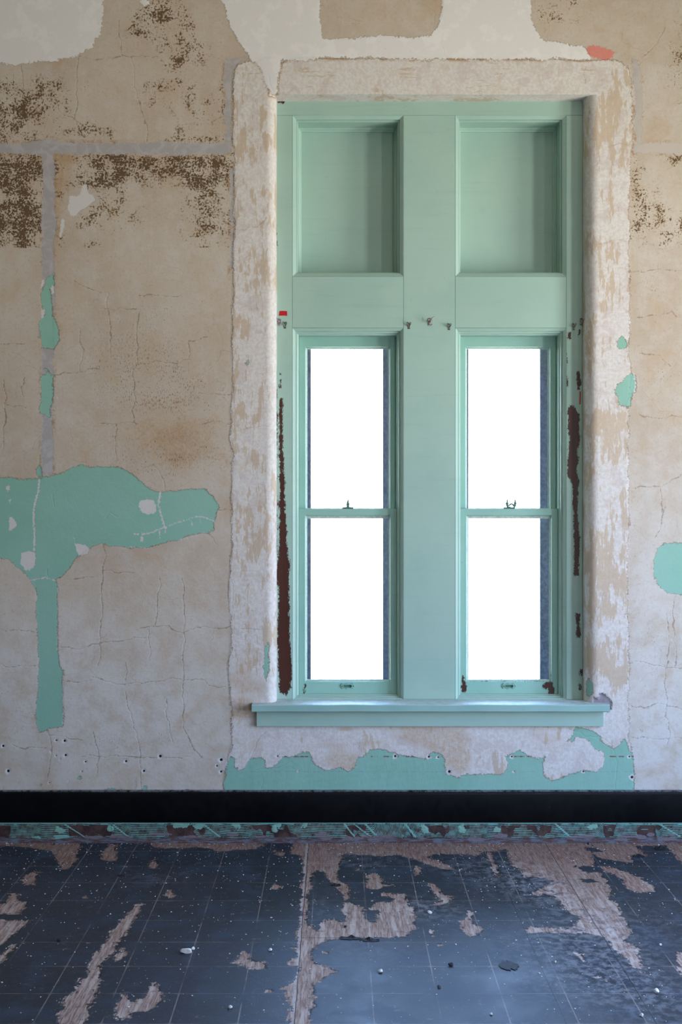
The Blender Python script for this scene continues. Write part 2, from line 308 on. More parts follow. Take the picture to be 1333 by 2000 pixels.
MOLD = [(222,318,16,12,.5),(212,345,12,10,.5),(400,345,20,25,.25),(60,330,20,20,.3),(10,330,14,30,.4),(170,170,6,6,.5),(30,380,40,70,.75),(55,330,50,25,.6),(20,440,50,35,.8),(60,440,25,35,.6),(215,325,22,18,1.3),(270,318,60,14,.65),(350,330,40,18,.85),(410,335,35,20,.9),(395,380,22,40,.8),(420,445,30,22,.8),(330,320,90,10,.6),
 (190,355,22,10,.9),(260,345,30,12,.7),(240,420,30,18,.4),(170,430,10,10,.8),(180,477,10,6,.9),(40,205,45,28,.85),(100,180,14,18,.8),(15,250,30,30,.55),(130,256,15,5,.6),(175,250,12,8,.7),(190,262,30,8,.6),
 (330,15,22,20,.7),(300,45,22,25,.65),(265,65,10,8,.8),(355,65,14,18,.75),(355,115,22,14,.9),(395,108,8,4,.9),(395,90,10,8,.5),(345,160,12,8,.6),(300,190,20,20,.35),(380,205,30,30,.2),(415,250,12,12,.3),(355,263,8,8,.7),(400,273,40,4,.7),(440,210,6,30,.8),(450,320,8,30,.6),
 (1245,350,8,30,.5),(1320,310,14,8,.8),(1250,430,14,30,.55),(1300,450,14,20,.5),(1270,395,20,30,.35),(1333,440,6,20,.8),(1330,120,20,60,.2),(1090,20,40,25,.22),(200,370,20,40,.5)]
PORE = [(260,740,60,40,.75),(320,760,50,40,.7),(230,700,70,60,.5),(290,660,80,60,.45),(400,770,40,30,.5),(260,870,60,40,.5),(380,850,60,40,.6),(330,550,70,40,.3),(20,650,30,30,.4),(30,900,30,25,.5),(300,920,60,30,.5),(400,900,40,30,.6),(200,1160,60,60,.35),(330,1170,50,50,.35),(30,1390,30,30,.5),(210,1450,40,15,.6),(180,1440,10,5,.8),(310,1440,10,8,1.0),(235,1460,50,12,.4),
 (1280,560,40,60,.5),(1250,740,30,30,.4),(1320,760,20,60,.5),(1290,740,20,20,.5),(1265,1240,14,20,.5),(1290,1250,12,20,.4),(1290,1350,14,16,.5),(1255,1425,8,10,.8),(1330,900,15,15,.4),(730,40,60,20,.25),(1250,1370,40,60,.25),(160,400,300,300,.08),(152,1326,14,4,1.0),(245,1355,60,3,.3),(100,1430,20,5,.5),(230,1480,160,3,.5)]
OCHRE = [(130,350,20,50,.9),(105,420,12,60,.9),(40,345,45,30,.7),(60,430,30,40,.6),(280,310,180,8,.9),(400,60,60,50,.5),(240,70,60,60,.35),(330,800,120,120,.5),(370,880,60,50,.7),(270,850,90,50,.4),(260,690,80,40,.35),(115,620,30,60,.5),(40,600,30,60,.3),(75,255,60,25,.5),(340,1180,60,60,.35),(200,1110,60,40,.35),(290,1390,120,40,.25),(120,520,60,60,.35),
 (1290,60,60,60,.4),(1290,600,60,120,.35),(1300,860,60,80,.3),(720,30,120,30,.6),(1120,30,70,40,.5),(1060,60,20,20,.4),(400,600,80,80,.2),(20,800,40,60,.35),(1270,200,60,60,.2),(1280,440,50,60,.3),(20,720,60,80,.3)]
STAIN = [(880,1440,40,14,.9),(830,1445,40,14,.7),(870,1480,30,16,.8),(900,1485,16,20,.9),(800,1435,30,10,.5),(660,1480,30,16,.8),(690,1495,20,14,.7),(730,1450,20,5,.6),(676,1424,16,4,1.0),(800,1422,30,3,.6),(470,1380,20,12,1.2),(480,1392,20,8,1.0),(500,1455,12,18,.7),(460,1430,10,30,.3),(1060,1440,30,12,.5),(1090,1450,20,12,.4),(470,1320,20,30,.7),(500,1340,20,16,.6),(645,1455,60,6,.4),(1150,1515,20,4,.5)]
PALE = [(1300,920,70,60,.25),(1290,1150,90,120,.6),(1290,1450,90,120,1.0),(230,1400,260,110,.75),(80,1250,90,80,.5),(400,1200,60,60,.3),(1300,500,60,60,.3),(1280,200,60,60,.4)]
FRESH = [(500,1430,40,50,.8),(980,1440,90,40,1.0),(600,1440,60,40,.9),(730,1430,100,20,.8),(1190,1420,30,30,.8),(1120,1490,40,20,1.2),(520,1330,20,60,.5),(480,1250,30,60,.3),(1215,380,10,20,.5),(1220,420,8,40,.5),(1215,560,8,80,.6),(1180,700,30,40,.4),(830,160,300,30,.5),(535,600,6,600,.6)]
WALLF = dict(white=(WHITE, [], WHITE_H, []), salmon=(SALMON, [], [], []), band=(BAND, [], [], []), strip=(STRIP, [], [], []),
             teal=(TEAL, [], [], []), chip=(CHIP, CHIP_L, [], []))
def rough_line(c, amp=.075):
    pts = [tuple(map(float, p)) for p in c]
    for it in range(4):
        out = [pts[0]]
        for (a, b), (c_, d) in zip(pts, pts[1:]):
            L = math.hypot(c_-a, d-b)
            if L > 9: k = random.gauss(0, amp)*min(L, 60); out.append(((a+c_)/2 - (d-b)/L*k, (b+d)/2 + (c_-a)/L*k))
            out.append((c_, d))
        pts = out
    return pts
def wall_attrs(P):
    A = {}
    for k, (p, l, h, hl) in WALLF.items(): A[k] = union(P, p, l, h, hl)
    A['crack'] = union(P, (), [(rough_line(c), 0.0) for c in CRACKS])
    hole = np.full(len(P), -CAP)
    for x, y, r in HOLES:
        d = np.hypot(P[:, 0]-x, P[:, 1]-y); A['chip'] = np.maximum(A['chip'], np.clip(r-d, -CAP, CAP)); hole = np.maximum(hole, np.clip(r*.45-d, -CAP, CAP))
    A['hole'] = hole
    cut = np.where((P[:, 1] > 484) & (P[:, 0] < 460), 0.0, 1.0)
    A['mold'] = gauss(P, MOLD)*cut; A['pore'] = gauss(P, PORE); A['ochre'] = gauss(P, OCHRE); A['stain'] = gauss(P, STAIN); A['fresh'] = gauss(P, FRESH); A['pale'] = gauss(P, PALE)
    A['rub'] = poly_sdf(P, [(1172,1352),(1190,1362),(1197,1372),(1194,1388),(1185,1394),(1178,1385),(1160,1372),(1160,1362),(1170,1366)])
    return A

# ------------------------------------------------------------------ materials
def wall_material():
    g = G('old_layered_plaster', .85, .2)
    n1 = g.m('SUBTRACT', g.noise(14, 3, .6), .5); n2 = g.m('SUBTRACT', g.noise(90, 4, .65), .5)
    edge = g.add(g.mul(n1, 19.0), g.mul(n2, 17.0)); edge2 = g.mul(n2, 11.0)
    def mask(name, e=edge, w_=.5): return g.mr(g.add(g.attr(name), e), -w_, w_)
    white, salmon, band, strip, teal, chip = [mask(k) for k in ('white', 'salmon', 'band', 'strip', 'teal')] + [mask('chip', edge2)]
    teal = mask('teal', g.mul(edge, .8)); rub = mask('rub')
    big = g.noise(2.2, 4, .6); mid = g.noise(9, 5, .65); fine = g.noise(60, 5, .7)
    # bare old plaster coat, tan to grey
    base = g.mix(g.mr(big, .35, .65), lin('#bbab98'), lin('#c5b9a9'))
    base = g.mix(g.mul(g.mr(mid, .42, .68), .5), base, lin('#cdc6bd'))
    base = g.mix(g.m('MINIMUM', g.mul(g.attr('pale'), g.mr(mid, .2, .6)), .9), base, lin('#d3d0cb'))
    base = g.mix(g.mul(g.mr(g.noise(5, 5, .7, dist=.6), .5, .72), .35), base, lin('#b8986f'))
    och = g.mr(g.add(g.mul(g.attr('ochre'), .8), g.mul(g.m('SUBTRACT', mid, .5), 1.6), g.mul(g.m('SUBTRACT', fine, .5), .8)), .35, 1.25)
    base = g.mix(g.mul(och, .75), base, lin('#b08f68'))
    base = g.mix(g.mul(g.mr(fine, .52, .72), .35), base, lin('#8f7f6e'))
    # vertical trowel smears
    sm = g.noise(1, 6, .6, vec=g.sc(40, 1, 3)); base = g.mix(g.mul(g.mr(sm, .5, .75), .22), base, lin('#cfc7be'))
    # dark crackled mould: flakes between fine curling cells
    wv = g.warp(.010, 70)
    cell2 = g.vor(95, vec=wv)
    mf = g.noise(92, 5, .66); gate = g.m('MINIMUM', g.attr('mold'), 1.15)
    mth = g.add(g.mul(gate, .185), g.mul(n1, .9), g.mul(g.m('SUBTRACT', mf, .5), 1.25), g.mul(g.m('SUBTRACT', .22, cell2), .22))
    on = g.mr(gate, .03, .15)
    brown = g.mul(g.mr(mth, .200, .235), on); light_br = g.mul(g.mr(mth, .10, .2), on)
    base = g.mix(g.mul(light_br, .6), base, g.mix(g.mr(fine, .4, .6), lin('#a88a66'), lin('#a5946f')))
    base = g.mix(g.mul(brown, .92), base, g.mix(g.mr(n1, -.08, .1), lin('#3f2d20'), lin('#5d4630')))
    # small torn pores and dashes
    pg = g.m('MINIMUM', g.attr('pore'), 1.0)
    dash = g.noise(1, 4, .65, vec=g.sc(190, 120, 75))
    pth = g.add(g.mul(pg, .14), g.mul(g.m('SUBTRACT', dash, .5), 1.3), g.mul(g.m('SUBTRACT', mid, .5), .3))
    pore = g.mr(pth, .255, .285); 
    base = g.mix(g.mul(pore, .8), base, lin('#6a4f36'))
    # cracks: traced ones plus a faint net
    cd = g.add(g.attr('crack'), g.mul(n2, 6.0), g.mul(n1, 5.0)); crack = g.mr(cd, -1.25, -.1)
    net = g.vor(3.2, vec=g.warp(.10, 7)); ncr = g.mul(g.inv(g.mr(net, .001, .006)), g.mr(g.noise(6, 3), .45, .6))
    crk = g.m('MAXIMUM', g.mul(crack, .7), g.mul(ncr, .3))
    # grey repair plaster
    scol = g.mix(g.mr(g.noise(16, 5, .6, dist=1.0), .42, .62), lin('#aaa5a3'), lin('#b7b3b2'))
    X, Y, Z = g.xyz(); scol = g.mix(g.mr(X, 1.5, 1.6), scol, lin('#c3bab0'))
    halo = g.mul(g.mr(g.attr('strip'), -9, 0), g.inv(strip), g.mr(g.add(mid, g.mul(n2, .5)), .48, .62))
    base = g.mix(g.mul(halo, .8), base, lin('#a17a50'))
    col = g.mix(g.mul(crk, .75), base, lin('#7c6248'))
    col = g.mix(strip, col, scol)
    # thick skim around the window: chalk white over tan, brushed along its length
    X, Y, Z = g.xyz()
    top = g.mul(g.mr(Z, 3.80, 3.90), g.mr(X, -.5, -.36), g.inv(g.mr(X, 1.32, 1.45)))
    bl = g.mixf(top, g.noise(1, 7, .7, vec=g.sc(30, 20, 7)), g.noise(1, 6, .7, vec=g.sc(8, 20, 55)))
    bsm = g.noise(4, 3, .5)
    thr = g.add(bl, g.mul(g.m('SUBTRACT', bsm, .5), .7), g.mul(g.attr('fresh'), -.14), g.mul(top, -.06))
    tan = g.mr(thr, .518, .56); fl = g.mr(thr, .50, .525)
    bc = g.mix(g.mr(fine, .4, .6), lin('#cfc8c0'), lin('#d9d5d2'))
    bc = g.mix(g.mul(g.mr(g.noise(11, 4, .6, dist=.8), .52, .6), .4), bc, lin('#c2b3ae'))
    bc = g.mix(g.mul(g.mr(mid, .5, .8), .5), bc, lin('#cdbfa6'))
    bc = g.mix(g.mul(tan, .7), bc, g.mix(mid, lin('#c4ae92'), lin('#b7a084')))
    st = g.mr(g.add(g.attr('stain'), g.mul(g.m('SUBTRACT', mid, .5), 1.2)), .25, .95)
    bc = g.mix(g.mul(st, g.mr(fine, .3, .65), .75), bc, lin('#bb9c79'))
    bc = g.mix(g.mul(crk, .45), bc, lin('#9a8166'))
    # tan torn rim between skim and the paint over it
    rimw = g.mul(g.mr(g.attr('white'), -7, -.5), g.inv(white), g.mr(g.add(mid, g.mul(n2, .6)), .46, .56))
    bc = g.mix(rimw, bc, lin('#ae8f6d'))
    bx = g.m('ABSOLUTE', g.add(g.attr('band'), edge)); brim = g.inv(g.mr(bx, .2, 1.1))
    col = g.mix(band, col, bc); col = g.mix(g.mul(brim, .75), col, lin('#8c735b'))
    # smooth top paint
    wc = g.mix(g.mr(mid, .5, .58), lin('#e0dedc'), lin('#e6e4e2'))
    wc = g.mix(g.mul(g.mr(fine, .62, .72), .3), wc, lin('#b3aca4'))
    col = g.mix(white, col, wc)
    wx = g.m('ABSOLUTE', g.add(g.attr('white'), edge)); wrim = g.inv(g.mr(wx, .2, 1.0)); col = g.mix(g.mul(wrim, .5), col, lin('#8f7558'))
    col = g.mix(salmon, col, g.mix(fine, lin('#cf7f72'), lin('#d99387')))
    # teal paint
    tx = g.m('ABSOLUTE', g.add(g.attr('teal'), g.mul(edge, .8))); trim = g.inv(g.mr(tx, .2, 1.2))
    tcol = g.mix(g.mr(big, .4, .6), lin('#8ab8a5'), lin('#90bcab'))
    tcol = g.mix(g.mul(g.mr(fine, .62, .7), .3), tcol, lin('#77a395'))
    col = g.mix(teal, col, tcol); col = g.mix(g.mul(trim, .7), col, lin('#8a6f57'))
    # the two drilled lines of an old dado rail
    def hline(z, wz): return g.inv(g.mr(g.m('ABSOLUTE', g.m('SUBTRACT', Z, z)), wz*.6, wz))
    dashes = g.mr(g.noise(1, 4, .6, vec=g.sc(35, 1, 6)), .46, .56)
    l1 = g.mul(hline(CAM_H - 492.5/380, .004), dashes, teal); l2 = g.mul(hline(CAM_H - 522/380, .003), dashes, teal)
    col = g.mix(g.mul(l1, .9), col, lin('#7d4b45')); col = g.mix(g.mul(l2, .6), col, lin('#8f97ad'))
    col = g.mix(chip, col, g.mix(fine, lin('#cdc9c4'), lin('#dad7d3')))
    col = g.mix(rub, col, g.mix(fine, lin('#77727a'), lin('#a39ca1')))
    hole = g.mr(g.attr('hole'), -.4, .5); col = g.mix(hole, col, lin('#2a211c'))
    # relief
    bnw = g.mul(band, g.inv(white))
    h = g.add(g.mul(white, 1.1), g.mul(bnw, .9), g.mul(teal, -.55), g.mul(strip, -.4), g.mul(chip, -.5), g.mul(hole, -2.5), g.mul(g.mr(g.attr('crack'), -2.0, -.3), -.35), g.mul(rub, g.m('SUBTRACT', fine, 1.6), 2.0))
    lump = g.add(g.mul(mid, 1.0), g.mul(fine, g.mixf(white, .30, .06)), g.mul(bnw, bl, .8))
    nr = g.bump(g.add(h, lump), .0022, .9)
    return g.done(col, g.mixf(g.m('MAXIMUM', teal, white), .88, .6), nr)

def paint_material(name, base, var, rough=.45, wear=False, dusty=0.0):
    g = G(name, rough, .4)
    c = g.mix(g.mr(g.noise(3, 4, .6), .4, .65), base, var)
    c = g.mix(g.mul(g.mr(g.noise(1, 5, .6, vec=g.sc(3, 3, 40)), .55, .8), .12), c, lin('#5d7d70'))
    sp = g.mr(g.noise(140, 4, .65), .735, .76); c = g.mix(g.mul(sp, .55), c, lin('#44584e'))
    c = g.mix(g.mul(g.mr(g.noise(14, 7, .7, dist=.5), .62, .76), .25), c, lin('#6f8e80'))
    h = g.mul(g.noise(45, 3, .6), .45)
    if wear:
        n = g.add(g.mul(g.m('SUBTRACT', g.noise(1, 5, .75, vec=g.sc(200, 1, 70)), .5), 17.0), g.mul(g.m('SUBTRACT', g.noise(28, 3, .6), .5), 10.0))
        mk = g.mr(g.add(g.attr('wear'), n), -.35, .35)
        wood = g.mix(g.noise(1, 5, .6, vec=g.sc(160, 1, 9)), lin('#331810'), lin('#542b1c'))
        c = g.mix(mk, c, wood); h = g.add(h, g.mul(mk, -1.4))
    if dusty:
        nz = g.t.nodes.new('ShaderNodeNewGeometry'); s_ = g.t.nodes.new('ShaderNodeSeparateXYZ'); g.put(s_.inputs[0], nz.outputs['Normal'])
        up = g.mr(s_.outputs[2], .5, .9); d = g.mul(up, g.mr(g.noise(30, 8, .75), .3, .6), dusty); c = g.mix(d, c, lin('#c9cdcf'))
        c = g.mix(g.mul(up, g.mr(g.noise(230, 3), .66, .7)), c, lin('#efefee'))
    return g.done(c, rough, g.bump(h, .0012, .7))

TEALC = lin('#a4c1b3'); TEALV = lin('#9ebdb0')
M_wall = wall_material()
M_case = paint_material('mint_casing_paint', TEALC, TEALV)
M_wear = paint_material('worn_mint_casing_paint', TEALC, TEALV, wear=True)
M_sash = paint_material('sash_paint', lin('#96c0b1'), lin('#8fbbac'), .4, wear=True)
M_lift = paint_material('sash_lift_paint', lin('#8fbcab'), lin('#88b5a6'), .4)
M_sill = paint_material('dusty_sill_paint', lin('#96bcb4'), lin('#8fb6b0'), .5, dusty=.9)
def simple(name, c1, c2, rough=.6, scale=30, spec=.3, metal=0.0, bump_=.0006):
    g = G(name, rough, spec); n = g.noise(scale, 6, .65)
    return g.done(g.mix(g.mr(n, .38, .62), c1, c2), rough, g.bump(n, bump_, .8), metal)
M_ext = simple('weathered_grey_exterior_frame', lin('#3a3c48'), lin('#4d5060'), .8, 60)
M_brick = simple('outer_wall_masonry', lin('#5a4a42'), lin('#6b5a50'), .9, 20)
M_plain = simple('room_plaster', lin('#857d74'), lin('#8f877c'), .9, 3)
M_ceil = simple('ceiling_plaster', lin('#b5afa3'), lin('#bdb7ab'), .9, 3)
M_tape = simple('red_tape', lin('#b01a1f'), lin('#c0262a'), .5, 80)
M_chalk = simple('chalky_debris', lin('#cfcbc4'), lin('#e3e0db'), .9, 120)
M_dark = simple('dark_tile_shard', lin('#1b1c20'), lin('#2a2b30'), .6, 90)
M_iron = simple('painted_iron', lin('#5f8a7c'), lin('#3f5e54'), .45, 200)
M_hook = simple('flaking_bracket_paint', lin('#b9bfc0'), lin('#5a3028'), .6, 170)
M_clip = simple('dull_steel_clip', lin('#6d6f66'), lin('#8f9588'), .45, 200, .5, .6)
M_putty = simple('window_putty', lin('#cfd6cc'), lin('#a9bdb1'), .6, 80)
M_slot = simple('dark_finger_slot', lin('#44685f'), lin('#5c877c'), .6, 150)  # slot back set darker than the plate around it

def glass_material():
    m = bpy.data.materials.new('dusty_window_glass'); m.use_nodes = True; t = m.node_tree; t.nodes.clear()
    o = t.nodes.new('ShaderNodeOutputMaterial'); tr = t.nodes.new('ShaderNodeBsdfTransparent'); gl = t.nodes.new('ShaderNodeBsdfGlossy')
    df = t.nodes.new('ShaderNodeBsdfDiffuse'); df.inputs[0].default_value = (.5, .52, .55, 1)
    tr.inputs[0].default_value = (.97, .985, .98, 1); gl.inputs['Roughness'].default_value = .02
    fr = t.nodes.new('ShaderNodeFresnel'); fr.inputs[0].default_value = 1.45
    m1 = t.nodes.new('ShaderNodeMixShader'); m2 = t.nodes.new('ShaderNodeMixShader')
    geo = t.nodes.new('ShaderNodeNewGeometry'); mp = t.nodes.new('ShaderNodeMapping'); mp.inputs[3].default_value = (90, 1, 9)
    n = t.nodes.new('ShaderNodeTexNoise'); n.inputs['Scale'].default_value = 1; n.inputs['Detail'].default_value = 6
    mr_ = t.nodes.new('ShaderNodeMapRange'); mr_.inputs[1].default_value = .66; mr_.inputs[2].default_value = .8; mr_.inputs[4].default_value = .5
    t.links.new(geo.outputs['Position'], mp.inputs[0]); t.links.new(mp.outputs[0], n.inputs['Vector']); t.links.new(n.outputs['Fac'], mr_.inputs[0])
    t.links.new(mr_.outputs[0], m2.inputs[0]); t.links.new(fr.outputs[0], m1.inputs[0])
    t.links.new(tr.outputs[0], m1.inputs[1]); t.links.new(gl.outputs[0], m1.inputs[2])
    t.links.new(m1.outputs[0], m2.inputs[1]); t.links.new(df.outputs[0], m2.inputs[2]); t.links.new(m2.outputs[0], o.inputs[0])
    return m
M_glass = glass_material()

# ------------------------------------------------------------------ window wall (one mesh: face, rounded jambs, soffit)
OX0, OX1, OZ1, OZ0 = -.3077, 1.2925, 3.843, .700
CASE_Y = .095
RL, RR = .048, .058
ST = .0053
Z0W, Z1W, X0W, X1W = .20, 4.50, -1.92, 1.92
F = FM()
def flat(x0, x1, z0, z1, st=ST):
    nx, nz = max(2, int(round((x1-x0)/st))+1), max(2, int(round((z1-z0)/st))+1)
    X, Z = np.meshgrid(np.linspace(x0, x1, nx), np.linspace(z0, z1, nz)); F.patch(X, np.zeros_like(X), Z, U(X), V(Z))
flat(X0W, X1W, OZ1, Z1W); flat(X0W, X1W, Z0W, OZ0); flat(X0W, OX0-RL, OZ0, OZ1); flat(OX1+RR, X1W, OZ0, OZ1)
for side, ox, r in ((-1, OX0, RL), (1, OX1, RR)):
    s_ = [(r*math.sin(a), r*(1-math.cos(a)), r*a) for a in np.linspace(0, math.pi/2, 16)] + [(r, r+d, r*math.pi/2+d) for d in np.linspace(.006, .13-r, 12)]
    zz = np.linspace(OZ0, OZ1, int((OZ1-OZ0)/ST)+1); a = np.array(s_); start = ox + side*r
    Xg = np.repeat((start - side*a[:, 0])[None], len(zz), 0); Yg = np.repeat(a[:, 1][None], len(zz), 0); Zg = np.repeat(zz[:, None], len(a), 1)
    F.patch(Xg, Yg, Zg, U(start - side*np.repeat(a[:, 2][None], len(zz), 0)), V(Zg), flip=(side == 1))
X, T = np.meshgrid(np.linspace(OX0-RL, OX1+RR, 320), np.linspace(0, .13, 22)); F.patch(X, T, np.full_like(X, OZ1), U(X), V(OZ1-T), flip=True)
# coarse outer parts of the same wall
def coarse(x0, x1, z0, z1): flat(x0, x1, z0, z1, .2)
coarse(XL, X0W, 0, ZC); coarse(X1W, XR, 0, ZC); coarse(X0W, X1W, Z1W, ZC); coarse(X0W, X1W, 0, Z0W)
Vv, Q, UVp = F.get()
A = wall_attrs(UVp)
onface = Vv[:, 1] < 1e-6
def fbm(P, f, oct_=4):
    r = np.zeros(len(P))
    for k in range(oct_):
        for j in range(3):
            th = rng.uniform(0, 6.28); ph = rng.uniform(0, 6.28); ff = f*2**k*rng.uniform(.7, 1.3)
            r += np.sin((P[:, 0]*math.cos(th)+P[:, 1]*math.sin(th))*ff + ph)/(3*1.8**k)
    return r
lump = fbm(UVp, .012, 5)*.0012
bandm = ss(A['band'], -3, 3); dY = lump - bandm*(.0018 + .0012*fbm(UVp, .05, 4)) - .001*ss(A['white'], -1, 1) + .0008*ss(A['teal'], -1.2, 1.2) + .004*ss(A['hole'], -1, 1) + .006*ss(A['rub'], -1, 2)
dY = np.where(UVp[:, 1] < 1640, dY, 0)
X_ = Vv[:, 0].copy()
fade = 1 - ss(Vv[:, 1], .02, .07)
Vv[:, 1] += dY*fade
# jamb faces wobble a little sideways
lj = (Vv[:, 1] > .02) & (Vv[:, 2] < OZ1-.01) & (Vv[:, 2] > OZ0+.01)
Vv[:, 0] += np.where(lj, .0015*fbm(UVp, .04, 3), 0)
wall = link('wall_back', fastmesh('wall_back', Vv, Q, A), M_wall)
tag(wall, 'flaking tan, white and mint plaster wall around the tall mint window', 'wall', kind='structure')

# solid masonry behind the plaster, with the two daylight openings
EX = [(-.1330, .2555), (-.1330+.8515, .2555+.8515)]
EZ0, EZ1 = .765, 2.60
mb = MB()
xs = [XL, EX[0][0]-.05, EX[0][1]+.05, EX[1][0]-.05, EX[1][1]+.05, XR]; y0, y1 = .315, .50
def slab(x0, x1, z0, z1): mb.box(x0, x1, y0, y1, z0, z1)
slab(XL, xs[1], -.1, ZC); slab(xs[2], xs[3], -.1, ZC); slab(xs[4], XR, -.1, ZC)
for a, b in EX: slab(a-.05, b+.05, -.1, EZ0-.05); slab(a-.05, b+.05, EZ1+.05, ZC)
ow = mb.build('wall_outer', M_brick); tag(ow, 'outer masonry of the window wall behind the plaster', 'wall', kind='structure')

# ------------------------------------------------------------------ the rest of the room (unseen, daylight from the right, plus an added fill opening behind)
def wall_with_holes(name, along0, along1, holes, place, mat):
    mb = MB(); cuts = sorted(holes)
    edges = [along0]
    for c, wd, z0, z1 in cuts: edges += [c-wd/2, c+wd/2]
    edges.append(along1)
    for i in range(0, len(edges), 2): place(mb, edges[i], edges[i+1], 0, ZC)
    for c, wd, z0, z1 in cuts: place(mb, c-wd/2, c+wd/2, 0, z0); place(mb, c-wd/2, c+wd/2, z1, ZC)
    return tag(mb.build(name, mat), kind='structure')
wall_with_holes('wall_right', YB, 0, SIDE_OPEN, lambda m, a, b, z0, z1: m.box(XR, XR+.3, a, b, z0, z1), M_plain)
wall_with_holes('wall_front', XL, XR, BACK_FILL_OPEN, lambda m, a, b, z0, z1: m.box(a, b, YB-.3, YB, z0, z1), M_plain)
tag(MB().box(XL-.2, XL, YB, .3, 0, ZC).build('wall_left', M_plain), kind='structure')
tag(MB().box(XL-.2, XR+.3, YB-.3, .5, ZC, ZC+.2).build('ceiling', M_ceil), kind='structure')

